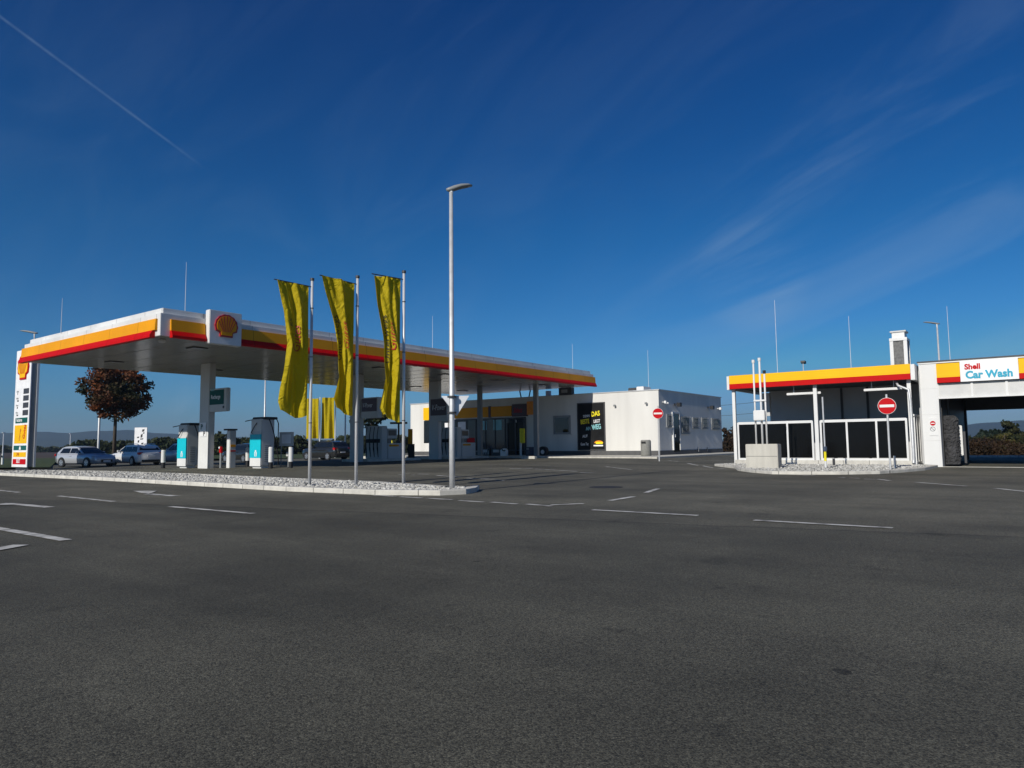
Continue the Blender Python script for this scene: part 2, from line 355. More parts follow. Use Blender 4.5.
# road markings
mk = MB()
def stripe(ax, ay, bx, by, wpx=1.2, w=None):
    A = GG(ax, ay); B = GG(bx, by); d = (B-A); n = max(1, int(d.length/.7)); pr = Vector((-d.y, d.x, 0)).normalized()
    if w is None: w = .12
    pr *= w/2; vs = []
    for i in range(n+1):
        p = A.lerp(B, i/n)
        for sg in (-1, 1):
            q = p + pr*sg; vs.append((q.x, q.y, zg(q.x, q.y)+.010))
    mk.add(vs, [(2*i, 2*i+2, 2*i+3, 2*i+1) for i in range(n)])
for a in [(58.6,496.3,113.7,501.9),(170,507,253,514),(-30,487.5,19,492.7),(373.5,495.5,397,496.8),(400,497.2,422,498.4),(427.7,498.8,452,500),
          (459,500.9,484,502.5),(491,502.5,517,504.5),(527,504.5,551,506.6),(551,505.4,583.5,504),(610,501,633.5,497),(646,493,658,489),
          (592.5,510.3,698,516),(754,520.7,892.8,528.6),(605.7,466.8,631.5,469.7),(509.7,468.9,533,468.4),(535,469.2,577,471.6),(580,472.7,595.6,473.1),
          (495.6,480.2,503.7,480.8),(398,474.8,402,474.7),(405,474.2,409,474.2),(411,475.2,415,475.2),(418,474.3,428,474.5),(436,475.6,460,477.3),
          (466.6,478.3,493.7,479.7),(667.7,460.5,678,461.6),(686.8,463.2,697.8,465.6),(703,466,712.8,468),(717.6,468.3,725,469),(798,475.3,815,476),
          (838,477.6,845,477.8),(850,478.2,860,478.6),(864,479.3,875,479.6),(878,479.4,890,481),(914.5,482.5,966.6,486.5),(995,488.6,1060,495.6)]:
    stripe(*a)
stripe(0, 529.2, 66, 540.8, w=.14); stripe(-60, 518.5, 0, 529.2, w=.14); stripe(-20, 553, 21, 545.5, w=.2)
# turn arrows
stripe(148, 494.3, 176, 496.4, w=.22)
def flat(pts):
    q = [GG(*p) for p in pts]; mk.add([(p.x, p.y, zg(p.x, p.y)+.014) for p in q], [list(range(len(q)))])
flat([(133, 491.3), (157, 491.2), (153, 492.9), (148.5, 494.2), (141, 493.4)])
stripe(14, 504.4, 50, 507.7, w=.2); flat([(-8, 505.5), (6, 503.6), (20, 503.8), (12, 505.2)])
struct(mk, 'road_marking', M['paint'])
mh = GG(606, 487.2); o = MB().cyl((mh.x, mh.y), .42, mh.z-.02, mh.z+.006, 28).build('manhole_cover', M['rubber']); tag(o, 'round dark iron manhole cover set in the asphalt in front of the shop', 'manhole cover')

# ------------------------------------------------------------------ kerbs, gravel beds
def kerbring(name, pts, w, top, base=-.3, m=None, closed=True):
    # a low kerb following pts (outer edge), inner edge offset by w
    n = len(pts); inn = []
    c = sum(pts, Vector())/n
    for i in range(n):
        a = pts[i-1] if (closed or i) else pts[i]; b = pts[(i+1) % n] if (closed or i < n-1) else pts[i]
        d = Vector((b.x-a.x, b.y-a.y, 0)).normalized(); nr = Vector((-d.y, d.x, 0))
        if nr.dot(c-pts[i]) < 0: nr = -nr
        inn.append(pts[i] + nr*w)
    vs = []
    for p, q in zip(pts, inn):
        zt = zg(p.x, p.y) + top
        vs += [(p.x, p.y, zt-top+base), (p.x, p.y, zt-.02), (p.x*.97+q.x*.03, p.y*.97+q.y*.03, zt), (q.x, q.y, zt), (q.x, q.y, zt-top+base)]
    fs = []
    for i in range(n if closed else n-1):
        j = (i+1) % n
        for k in range(4): fs.append((i*5+k, j*5+k, j*5+k+1, i*5+k+1))
    mb = MB().add(vs, fs); struct(mb, name, m or M['kerb'])
    return inn
def dense(pts, step, closed=True):
    out = []; n = len(pts)
    for i in range(n if closed else n-1):
        a, b = pts[i], pts[(i+1) % n]; k = max(1, int((b-a).length/step))
        out += [a.lerp(b, t/k) for t in range(k)]
    if not closed: out.append(pts[-1])
    return out
kf = [(479.5,489.6),(476,492.3),(466,494.2),(440,495.5),(380,495),(290,491.4),(195,485.9),(100,480.4),(0,475.5),(-90,472.2)]
kb = [(-90,468.6),(0,470.0),(50,469.9),(100,470.6),(195,473.5),(290,477.8),(380,481.4),(440,485.2),(468,487.0)]
isl = [GG(*p) for p in kf] + [GG(*p, dz=.11) for p in kb]
for p in isl: p.z = 0
isl = dense(isl, 1.0)
inn = kerbring('kerb', isl, .22, .11)
def inside(p, poly):
    c = False; n = len(poly)
    for i in range(n):
        a, b = poly[i], poly[i-1]
        if (a.y > p[1]) != (b.y > p[1]) and p[0] < (b.x-a.x)*(p[1]-a.y)/(b.y-a.y)+a.x: c = not c
    return c
def gravelbed(poly, top, n, rmin, rmax, seed, holes=None):
    rnd = random.Random(seed); bs = MB()
    bs.add([(p.x, p.y, zg(p.x, p.y)+top-.03) for p in poly], [list(range(len(poly)))])
    struct(bs, 'gravel_bed', M['gravelbase'])
    tmp = bmesh.new(); bmesh.ops.create_icosphere(tmp, subdivisions=1, radius=1.); tmp.verts.ensure_lookup_table()
    bv = [v.co.copy() for v in tmp.verts]; bf = [[v.index for v in q.verts] for q in tmp.faces]; tmp.free()
    xs = [p.x for p in poly]; ys = [p.y for p in poly]; mb = MB(); k = 0; tries = 0
    while k < n and tries < n*30:
        tries += 1
        x = rnd.uniform(min(xs), max(xs)); y = rnd.uniform(min(ys), max(ys))
        if not inside((x, y), poly): continue
        dd = math.hypot(x, y)
        if rnd.random() > min(1, (24/dd)**1.2): continue
        r = rnd.uniform(rmin, rmax)*(1 if dd < 30 else 1.3); z = zg(x, y)+top+rnd.uniform(-.015, .03)
        mtx = Matrix.Rotation(rnd.uniform(0, 6.28), 3, 'Z') @ Matrix.Rotation(rnd.uniform(-.5, .5), 3, 'X') @ Matrix.Diagonal((r*rnd.uniform(.8, 1.35), r*rnd.uniform(.7, 1.1), r*rnd.uniform(.5, .85)))
        mb.add([mtx @ (q*rnd.uniform(.8, 1.15)) + Vector((x, y, z)) for q in bv], bf); k += 1
    tag(mb.build('gravel', M['pebble']), kind='stuff')
gravelbed(inn, .07, 11500, .028, .062, 3)

# ------------------------------------------------------------------ canopy
CX0, CX1, CY0, CY1, ZS, ZT = 12.83, 44.2, 25.5, 38.2, 5.19, 6.26
cn = thing('canopy', 'long white fuel station canopy with amber and red fascia on tall columns', 'canopy', (18.6, 31.6, .1))
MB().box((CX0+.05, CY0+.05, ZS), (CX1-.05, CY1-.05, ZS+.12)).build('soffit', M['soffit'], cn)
pn = MB()      # joints of the soffit panels as slim raised covers
for i in range(1, 20): pn.box((CX0+i*1.515-.012, CY0+.1, ZS-.006), (CX0+i*1.515+.012, CY1-.1, ZS))
for i in range(1, 42): pn.box((CX0+.1, CY0+i*.30-.004, ZS-.004), (CX1-.1, CY0+i*.30+.004, ZS-.0005))
pn.build('soffit_joint', M['grey'], cn)
MB().box((CX0+.3, CY0+.3, ZT-.05), (CX1-.3, CY1-.3, ZT-.02)).build('roof', M['colgrey'], cn)
up = MB(); z0, z1 = 6.03, ZT; i0 = .16
for a, b in (((CX0+i0, CY0+i0), (CX1-i0, CY0+i0+.08)), ((CX0+i0, CY1-i0-.08), (CX1-i0, CY1-i0)), ((CX0+i0, CY0+i0+.08), (CX0+i0+.08, CY1-i0-.08)), ((CX1-i0-.08, CY0+i0+.08), (CX1-i0, CY1-i0-.08))):
    up.box((*a, z0-.05), (*b, z1))
up.build('parapet', M['c_panel'], cn, bevel=.015)
lw = MB(); z0, z1 = ZS+.002, 6.03
for a, b in (((CX0, CY0), (CX1, CY0+.3)), ((CX0, CY1-.3), (CX1, CY1)), ((CX0, CY0+.3), (CX0+.3, CY1-.3)), ((CX1-.3, CY0+.3), (CX1, CY1-.3))):
    lw.box((*a, z0), (*b, z1))
lw.build('fascia', M['c_panel'], cn, bevel=.012)
# amber and red strips: wedge-shaped profiles in front of the white fascia
LX0 = onY(209.5, 325, CY0-.30).x; LX1 = onY(241.8, 330, CY0-.30).x
prof_y = [(0, 5.41), (0, 5.83), (-.07, 5.83), (-.10, 5.41)]
prof_r = [(0, 5.14), (0, 5.41), (-.10, 5.41), (-.20, 5.23), (-.20, 5.14)]
def strip_front(pr, m, xa, xb, nm): MB().prism([(CY0+p[0]-.002, p[1]) for p in pr], 0, xa, xb).build(nm, m, cn)
for xa, xb in ((CX0+.36, LX0-.04), (LX1+.04, CX1+.12)):
    strip_front(prof_y, M['c_orange'], xa, xb, 'amber_strip'); strip_front(prof_r, M['c_red'], xa, xb, 'red_strip')
def strip_side(pr, m, ya, yb, nm): MB().prism([(CX0+p[0]-.002, p[1]) for p in pr], 1, ya, yb).build(nm, m, cn)
strip_side(prof_y, M['c_orange'], CY0+.2, CY1+.1, 'amber_strip'); strip_side(prof_r, M['c_red'], CY0+.36, CY1+.12, 'red_strip')
MB().prism([(CX1-p[0]+.002, p[1]) for p in prof_y], 1, CY0+.003, CY1).build('amber_strip', M['c_orange'], cn)
MB().prism([(CX1-p[0]+.002, p[1]) for p in [(0, 5.23), (0, 5.41), (-.10, 5.41), (-.18, 5.23)]], 1, CY0+.003, CY1).build('red_strip', M['c_red'], cn)
# emblem box on the long side
lb = MB().box((LX0, CY0-.30, 5.07), (LX1, CY0-.004, 6.38)).build('emblem_box', M['panel'], cn, bevel=.02)
ec = onY(226, 326, CY0-.30); emblem(lb, (ec.x, CY0-.30, ec.z-.02), '-Y', .46, M['orange'], M['shellred'])
# columns
cols = [(18.75, 32.45), (27.45, 31.6), (33.75, 31.3)]
for i, (x, y) in enumerate(cols):
    c = MB().box((x-.16, y-.42, zg(x, y)-.1), (x+.16, y+.42, ZS)).build('column', M['colgrey'], cn, bevel=.02)
    if i == 0:
        MB().box((x-.172, y-.425, zg(x, y)+.0), (x-.160, y+.425, 1.85)).build('lower_sleeve', M['white'], c)
for (x, y) in ((39.2, 32.0), (39.9, 27.6)):
    MB().box((x-.13, y-.16, zg(x, y)-.1), (x+.13, y+.16, ZS)).build('column', M['grey'], cn, bevel=.02)
for i in range(6):
    for y in (27.6, 34.9):
        x = CX0+2.6+i*5.05; l = MB().box((x-.32, y-.32, ZS-.035), (x+.32, y+.32, ZS-.004)).build('soffit_lamp', M['dark'], cn, bevel=.01)
        MB().box((x-.24, y-.24, ZS-.041), (x+.24, y+.24, ZS-.036)).build('lens', M['lens'], l)
dt = onY(162, 342, 26.4); MB().box((dt.x-.1, 26.3, ZS-.12), (dt.x+.1, 26.5, ZS-.004)).build('camera', M['white'], cn, bevel=.02)

# lettered signs hanging on the columns
def hangsign(name, label, cat, p0, p1, y, face_m, th=.35):
    a = onY(*p0, y); b = onY(*p1, y); t = thing(name, label, cat, (a.x, y, b.z))
    bd = MB().box((a.x, y-th/2, b.z), (b.x, y+th/2, a.z)).build('casing', M['colgrey'], t, bevel=.02)
    return t, a, b
y = 32.2; a = onX(195+7, 384, 18.5)
# green recharge sign: faces -X, on the near side of the first column
s0 = onX(205.5, 389.5, 18.58); s1 = onX(226.5, 411, 18.58)
t = thing('hanging_sign', 'teal and grey charging sign fixed to the front column of the canopy', 'sign', (18.75, s1.y, s1.z))
bd = MB().box((18.58, s1.y, s1.z), (18.78, 32.02, s0.z)).build('casing', M['colgrey'], t, bevel=.03)
zt_, zb_ = s0.z-.08, s1.z+.34; yl, yr = 31.95, s1.y+.24
MB().box((18.565, yr, zb_), (18.578, yl, zt_)).build('display', M['dteal'], t)
text('Recharge', .27, M['pwhite'], t, (18.562, yl-.12, zb_+.28), '-X', width=.8, bold=.01)
text('Shell', .19, M['pteal'], t, (18.562, yl-.12, zb_+.66), '-X', width=.8)
MB().disc((18.57, s1.y+.25, s1.z+.2), (-1, 0, 0), .06, .012).build('badge', M['dark'], t)
# parking symbol board on the column sleeve
pb = thing('notice_board', 'small white and green notice fixed on the front canopy column', 'notice', (18.57, 32.4, 1.2))
MB().box((18.555, 32.18, 1.62), (18.572, 32.72, 2.30)).build('board', M['pwhite'], pb)
text('P', .34, M['dteal'], pb, (18.553, 32.66, 1.98), '-X', bold=.03); text('P', .3, M['black'], pb, (18.553, 32.42, 1.66), '-X', bold=.03)
for cx, cy, px0, px1, py0, py1, lab in ((27.45, 31.6, 361, 377.5, 399, 411, 'maroon and grey grade sign hanging beside the middle canopy column'), (33.75, 31.3, 430, 447, 399.5, 415, 'dark maroon grade sign hanging beside the canopy column nearest the shop')):
    xx = cx-.2; A = onX(px0, py0, xx); B = onX(px1, py1, xx)
    t = thing('hanging_sign', lab, 'sign', (xx, B.y, B.z))
    MB().box((xx, B.y, B.z-.38), (xx+.35, A.y, A.z+.06)).build('casing', M['colgrey'], t, bevel=.03)
    MB().box((xx-.012, B.y+.06, B.z), (xx-.001, A.y-.06, A.z)).build('display', M['maroon'], t)
    text('V-Power', (A.z-B.z)*.5, M['pwhite'], t, (xx-.015, A.y-.14, B.z+(A.z-B.z)*.32), '-X', width=.62, shear=.25)

# ------------------------------------------------------------------ flags
def flagpole(px, py_base, px_t, py_top, px_arm, py_arm, cloth_px, seed, label, textsign=True, group='yellow banner flags', rp=.042):
    b = GG(px, py_base, dz=.08); zt = hgt(px_t, py_top, b)
    t = thing('flag', label, 'flag', b, group=group); h = zt-b.z
    mp = MB().tube([(b.x, b.y, b.z-.15), (b.x, b.y, b.z+h*.5), (b.x, b.y, zt)], [rp, rp*.92, rp*.8], 14).build('pole', M['alu'], t, smooth=True)
    for k in (.30, .62, .86): MB().cyl((b.x, b.y), rp+.004, b.z+h*k, b.z+h*k+.02, 14).build('clamp_ring', M['dark'], mp)
    MB().cyl((b.x, b.y), rp+.012, zt, zt+.06, 14).build('cap', M['dark'], t)
    if textsign is None: return t
    return t, b, zt
def uv_of(b):   # unit horizontal vector pointing to image-left at b
    return -r0
def flag(px, py_base, px_t, py_top, arm_px, arm_py, left_px, right_off, bot_py, seed, label):
    t, b, zt = flagpole(px, py_base, px_t, py_top, 0, 0, 0, seed, label)
    D = math.hypot(b.x, b.y); rnd = random.Random(seed)
    L = (Vector((-.985, .17, 0))).normalized()           # banner lies across the view, roughly along the kerb
    nrm = Vector((L.y, -L.x, 0)).normalized()
    if nrm.dot(-Vector((b.x, b.y, 0))) < 0: nrm = -nrm
    tw = rnd.uniform(.85, 1.1)
    def width_at(pxl, py, L=L):   # metres left of the pole along L for a given pixel
        d = ray(pxl, py); A = Vector((d.x, d.y)); # solve CAM + s*d = b + w*L
        det = A.x*(-L.y) - A.y*(-L.x)
        s = (b.x*(-L.y) - b.y*(-L.x))/det; w = (A.x*b.y - A.y*b.x)/det
        return w*-1 if False else (Vector((d.x*s, d.y*s)) - Vector((b.x, b.y))).dot(Vector((L.x, L.y)))
    z_arm = zt-.12; w_arm = width_at(arm_px, arm_py); a_end = b + L*w_arm; a_end.z = hgt(arm_px, arm_py, Vector((a_end.x, a_end.y, 0)))
    a_st = Vector((b.x, b.y, z_arm-.05))
    MB().tube([a_st, a_end + (a_end-a_st).normalized()*.05], .014, 8).build('crossbar', M['dark'], t)
    zb = hgt(left_px[-1][0], bot_py, b)
    nu, nv = 34, 80; vs = []
    ph = [rnd.uniform(0, 6.28) for _ in range(8)]
    for j in range(nv+1):
        v = j/nv; py = arm_py + (bot_py-arm_py)*v
        # left outline from the pixel list
        for k in range(len(left_px)-1):
            if left_px[k][1] <= py <= left_px[k+1][1] or k == len(left_px)-2:
                q = (py-left_px[k][1])/(left_px[k+1][1]-left_px[k][1]); pl = left_px[k][0]+(left_px[k+1][0]-left_px[k][0])*max(0, min(1, q)); break
        wr = right_off
        an = R(170) - R(20)*S((v-.50)/.5)*tw - R(5)*math.sin(2.2*v+ph[6])
        L = Vector((math.cos(an), math.sin(an), 0)); nrm = Vector((-L.y, L.x, 0))*-1
        if nrm.dot(-Vector((b.x, b.y, 0))) < 0: nrm = -nrm
        wl = width_at(pl, py, L)
        for i in range(nu+1):
            u = i/nu
            s = wr + (wl-wr)*u
            ztop = a_st.z + (a_end.z-a_st.z)*u
            zz = ztop + (zb-ztop)*v + .10*math.sin(u*4+ph[0])*v*v
            amp = .035 + .085*v
            off = amp*(math.sin(u*7.5+ph[1]+2.2*v) + .55*math.sin(u*15-3.0*v+ph[2]) + .3*math.sin(u*5+9*v+ph[3]))
            off += .16*math.sin(math.pi*u)*math.sin(1.2+2.6*v)*v*.8 + .022*math.sin(24*u+ph[4]+5*v) + .018*math.sin(17*v+13*u+ph[5])
            off *= min(1., .15+u*3.2)
            p = Vector((b.x, b.y, 0)) + L*s + nrm*off; vs.append(Vector((p.x, p.y, zz)))
    mb = MB().add(vs, [(j*(nu+1)+i, j*(nu+1)+i+1, (j+1)*(nu+1)+i+1, (j+1)*(nu+1)+i) for j in range(nv) for i in range(nu)])
    bn = mb.build('banner', M['flag'], t, smooth=True)
    # printed words: mapped onto the cloth
    def surf(u, v):
        fi = max(0, min(nu-.001, u*nu)); fj = max(0, min(nv-.001, v*nv)); i = int(fi); j = int(fj); a = fi-i; c = fj-j
        g_ = lambda ii, jj: vs[jj*(nu+1)+ii]
        return g_(i, j)*(1-a)*(1-c)+g_(i+1, j)*a*(1-c)+g_(i, j+1)*(1-a)*c+g_(i+1, j+1)*a*c
    def printed(body, m, u0, v0, size_u, v_len, shear=0.):
        cu = bpy.data.curves.new('print', 'FONT'); cu.body = body; cu.size = 1; cu.resolution_u = 2; cu.shear = shear; cu.offset = -.004
        tt = bpy.data.objects.new('tmp_text', cu); col.objects.link(tt)
        dg = bpy.context.evaluated_depsgraph_get(); me = bpy.data.meshes.new_from_object(tt.evaluated_get(dg)); bpy.data.objects.remove(tt)
        xs = [v.co.x for v in me.vertices]; wx = max(xs)-min(xs); bm = bmesh.new(); bm.from_mesh(me)
        bmesh.ops.triangulate(bm, faces=bm.faces); bmesh.ops.subdivide_edges(bm, edges=[e for e in bm.edges if e.calc_length() > .12], cuts=2)
        bm.to_mesh(me); bm.free()
        off = BASE[t.name]; vdir = (Vector((-b.x, -b.y, 1.)))
        vdir = Vector((vdir.x, vdir.y, 0)).normalized()
        for v in me.vertices:   # text runs upwards: x -> -v, y (up of the letter) -> image left (u+)
            q = surf(u0 + v.co.y*size_u, v0 - (v.co.x-min(xs))/wx*v_len); v.co = q + vdir*.03 - off
        me.materials.clear(); me.materials.append(m); o = bpy.data.objects.new('printed_word', me); col.objects.link(o); o.parent = bn
    printed('Unterwegs', M['black'], .70, .62, .19, .34)
    printed('Gutes', M['shellred'], .42, .52, .28, .20, .3)
    return t
flag(309.5, 486, 312, 280.5, 276, 279.5, [(276, 279), (284, 310), (287, 345), (279, 390), (277.5, 405), (281, 418)], .10, 414, 11, 'yellow banner flag on the first pole of three, nearest the charging stations')
flag(356, 486, 357.5, 278, 321.5, 275.5, [(321.5, 275), (328, 300), (337, 345), (338, 380), (333, 402), (337, 416)], .10, 412, 12, 'yellow banner flag on the middle pole of the three in the gravel bed')
flag(403.5, 486, 404.5, 273, 373.5, 274, [(373.5, 273), (377, 305), (384, 345), (385, 380), (379, 412), (382, 418)], .10, 418.5, 13, 'yellow banner flag on the pole of three nearest the tall street lamp')
# distant flags behind the canopy
for px, pt, sd, lab in ((316.5, 397, 5, 'distant yellow flag left of another one behind the canopy'), (332, 396, 6, 'distant yellow flag on a white pole, right of its twin behind the canopy')):
    b = atD(px+3, 455, 74); b.z = -.3; zt = hgt(px+3, pt, b); t = thing('flag', lab, 'flag', b, group='distant yellow flags')
    MB().cyl((b.x, b.y), .07, b.z, zt, 10, .05).build('pole', M['alu'], t)
    zb = hgt(px, 437, b); vs = []; nu, nv = 20, 20; rnd = random.Random(sd); p0 = rnd.uniform(0, 6)
    for j in range(nv+1):
        for i in range(nu+1):
            u, v = i/nu, j/nv; q = Vector((b.x, b.y, 0)) - r0*(.08+1.35*u) + Vector((fw.x, fw.y, 0))*(.16*math.sin(u*9+p0+v*2)+.1*math.sin(u*17+p0))
            vs.append((q.x, q.y, zt-.15+(zb-zt)*v))
    MB().add(vs, [(j*(nu+1)+i, j*(nu+1)+i+1, (j+1)*(nu+1)+i+1, (j+1)*(nu+1)+i) for j in range(nv) for i in range(nu)]).build('banner', M['flag'], t, smooth=True)

# ------------------------------------------------------------------ street lamps
def lamp(b, zt, d, length, rp, label, sign=False, rtop=None, group=None, hsc=.55):
    t = thing('street_lamp', label, 'street lamp', b, group=group)
    MB().tube([(b.x, b.y, b.z-.3), (b.x, b.y, b.z+1.2), (b.x, b.y, zt)], [rp, rp, rtop or rp*.6], 16).build('pole', M['galv'], t, smooth=True)
    d = Vector(d).normalized(); s = Vector((-d.y, d.x, 0))
    p = Vector((b.x, b.y, zt)); k = length
    def ring(x, w, h, zz): return [p + d*x*k + s*(w*math.cos(a))*k*(.4+.6*hsc) + Vector((0, 0, (zz*hsc)*k+h*hsc*k*math.sin(a))) for a in [2*math.pi*i/12 for i in range(12)]]
    rs = [ring(-.22, .05, .05, .10), ring(-.12, .13, .10, .10), ring(.1, .18, .14, .17), ring(.45, .21, .12, .31), ring(.8, .18, .09, .39), ring(1., .08, .04, .41)]
    vs = [q for r_ in rs for q in r_]; fs = [(i*12+j, i*12+(j+1) % 12, (i+1)*12+(j+1) % 12, (i+1)*12+j) for i in range(5) for j in range(12)] + [list(range(12)), list(range(60, 72))]
    hd = MB().add(vs, fs).build('lamp_head', M['grey'], t, smooth=True)
    MB().tube([p + Vector((0, 0, -.25*k)), p + d*.02*k + Vector((0, 0, .06*k))], rtop or rp*.62, 12).build('collar', M['alu'], t)
    return t
lb_ = GG(452.2, 489, dz=.08)
lamp(lb_, hgt(451.7, 192, lb_), r0*1.0+Vector((fw.x, fw.y, 0))*.35, .52, .066, 'tall single-arm street lamp on the rounded nose of the gravel bed', rtop=.045, hsc=1.)
# triangular give-way sign (seen from behind) on the tall lamp pole
gd = Vector((fw.x, fw.y, 0)).normalized(); gs = r0
gt = thing('road_sign', 'triangular road sign seen from behind, clamped to the tall street lamp', 'road sign', (lb_.x, lb_.y, 2.1))
zt_ = hgt(452, 395.5, lb_); zb_ = hgt(452, 412.5, lb_); cg = Vector((lb_.x, lb_.y, 0)) + gd*.12 + gs*.10
hw = .30
def P3(r_, z, dep_): q = cg + gs*r_ + gd*dep_; return (q.x, q.y, z)
tri = [(-.36, zt_), (.30, zt_), (.0, zb_-.08)]
MB().add([P3(r_, z, 0) for r_, z in tri] + [P3(r_, z, .02) for r_, z in tri], [(0, 1, 2), (5, 4, 3), (0, 3, 4, 1), (1, 4, 5, 2), (2, 5, 3, 0)]).build('plate', M['alu'], gt)
for zz in (zt_-.05, zt_-.42): MB().cyl((lb_.x, lb_.y), .108, zz, zz+.04, 14).build('clamp', M['dark'], gt)
# more lamps
b = atD(98, 455, 72); b.z = -.2; lamp(b, 9.8, -r0, 1., .10, 'pale lamp post standing in front of the red-leaved tree')
b = atD(29, 455, 58); b.z = -.2; lamp(b, hgt(29, 333.5, b), -r0, 1.0, .07, 'street lamp with a long arm reaching over the price pylon')
b = atD(264, 455, 66); b.z = -.2; lamp(b, 9.0, r0, 1., .09, 'thin lamp post rising behind the charging station with bollards')
b = atD(345, 455, 76); b.z = -.2; lamp(b, 9.0, r0, .9, .09, 'thin lamp post behind the dark off-road car')
b = atD(944.5, 445, 62); b.z = -.1; lamp(b, hgt(942, 324, b), -r0+fw*.3, .9, .09, 'street lamp visible above the roof of the car wash')
for px, py, D, lab in ((3, 433, 260, 'far slim lamp post in the fields left of the price pylon'), (70, 434, 300, 'far slim lamp post in the fields above the silver car')):
    b = atD(px, 448, D); b.z = -.4; zt = hgt(px+.5, py, b); t = thing('street_lamp', lab, 'street lamp', b)
    MB().cyl((b.x, b.y), .18, -.5, zt, 8, .12).build('pole', M['alu'], t)
    MB().box((b.x-.35, b.y-.45, zt), (b.x+.35, b.y+.45, zt+.2)).build('lamp_head', M['alu'], t)

# ------------------------------------------------------------------ lightning rods
def rod(px, py0, py1, D, lab, px1=None):
    b = atD(px, py0, D); zt = hgt(px1 or px, py1, b); z0 = b.z
    o = MB().tube([(b.x, b.y, z0-.05), (b.x, b.y, z0+(zt-z0)*.5), (b.x, b.y, zt)], [.014, .011, .007], 6).build('lightning_rod', M['alu']); tag(o, lab, 'lightning rod', 'lightning rods on the roofs')
def rodP(p, px, py1, lab):
    zt = hgt(px, py1, p); o = MB().tube([tuple(p), (p.x, p.y, (zt+p.z)/2), (p.x, p.y, zt)], [.014, .011, .007], 6).build('lightning_rod', M['alu']); tag(o, lab, 'lightning rod', 'lightning rods on the roofs')
def roofpt(px, py, z): p = G(px, py, z); return p
for px, Y, pyt, lab in ((184.5, 27.5, 262, 'tall thin rod rising from the canopy roof above the column with the teal sign'), (61, 34.5, 298, 'thin rod on the canopy roof above the red-leaved tree'), (432.5, 31, 316, 'thin rod on the canopy roof beside the tall street lamp'), (572, 30, 344, 'thin rod near the far right end of the canopy roof')):
    q = onY(px, 330, Y); rodP(Vector((q.x, Y, ZT-.05)), px, pyt, lab)
q = onX(648.5, 380, 47); rodP(Vector((47, q.y, 4.5)), 648.5, 350, 'thin rod rising from the white shop roof')
q = onX(777.5, 370, 35); rodP(Vector((35, q.y, 4.0)), 776.5, 300, 'tallest thin rod above the left part of the yellow wash bay fascia')
q = onX(851, 365, 35); rodP(Vector((35, q.y, 4.0)), 850, 316, 'thin rod above the wash bay, left of the white ventilation tower')
q = onX(950, 357, 36); rodP(Vector((36, q.y, 4.1)), 948.5, 306, 'thin rod on the car wash roof beside a street lamp')

# ------------------------------------------------------------------ shop
XW, YS, YN, XE, ZR = 43.8, 20.3, 43.5, 55.4, 4.67
sh = thing('shop_building', 'flat-roofed white petrol station shop with grey plinth and yellow fascia', 'building', (XW, YS, .2))
def wpt(px, py): return onX(px, py, XW)
def spt(px, py): return onY(px, py, YS)
MB().box((XW, YS, .2), (XE, YN, ZR-.02)).build('wall', M['render'], sh)
MB().box((XW-.04, YS-.04, -.5), (XE+.04, YN+.04, .55)).build('plinth', M['plinth'], sh)
rc = MB()
for a, b in (((XW-.05, YS-.06), (XE+.05, YS+.25)), ((XW-.05, YN-.25), (XE+.05, YN+.05)), ((XW-.05, YS+.25), (XW+.3, YN-.25)), ((XE-.3, YS+.25), (XE+.05, YN-.25))): rc.box((*a, ZR-.06), (*b, ZR))
rc.build('roof_edge', M['galv'], sh)
# side wall openings (face -Y)
def sidebox(nm, m, a, b, t, parent=sh, y=None):
    A = spt(*a); B = spt(*b); yy = YS-.002 if y is None else y
    return MB().box((A.x, yy-t, B.z), (B.x, yy, A.z)).build(nm, m, parent, bevel=0)
for a, b in (((666, 414), (671, 426.5)), ((680, 416), (689, 433.5)), ((692, 417), (698, 428)), ((701, 417.3), (707, 428.3)), ((711, 418), (719.3, 429))):
    w = sidebox('window', M['grey'], a, b, .05); A = spt(*a); B = spt(*b)
    MB().box((A.x+.12, YS-.058, B.z+.08), (B.x-.12, YS-.053, A.z-.08)).build('pane', M['glass'], w)
    gb = MB(); n = max(3, int((B.x-A.x)/.22))
    for i in range(n+1):
        x = A.x+(B.x-A.x)*i/n; gb.tube([(x, YS-.14, B.z+.03), (x, YS-.14, A.z-.03)], .014, 6)
    for z in (A.z-.1, (A.z+B.z)/2, B.z+.1): gb.tube([(A.x, YS-.14, z), (B.x, YS-.14, z)], .014, 6)
    gb.build('security_bars', M['grey'], w)
    MB().box((A.x-.05, YS-.10, B.z-.05), (B.x+.05, YS-.003, B.z-.005)).build('sill', M['grey'], w)
d = sidebox('door', M['glass'], (672.3, 414.5), (679.3, 451.5), .06); A = spt(672.3, 414.5); B = spt(679.3, 451.5)
fr = MB(); fr.box((A.x-.12, YS-.10, .56), (A.x, YS-.003, A.z+.08)).box((B.x, YS-.10, .56), (B.x+.12, YS-.003, A.z+.08)).box((A.x-.12, YS-.10, A.z+.081), (B.x+.12, YS-.003, A.z+.2))
fr.build('door_frame', M['white'], d); MB().box((A.x+.15, YS-.13, 1.45), (A.x+.22, YS-.064, 1.65)).build('handle', M['galv'], d)
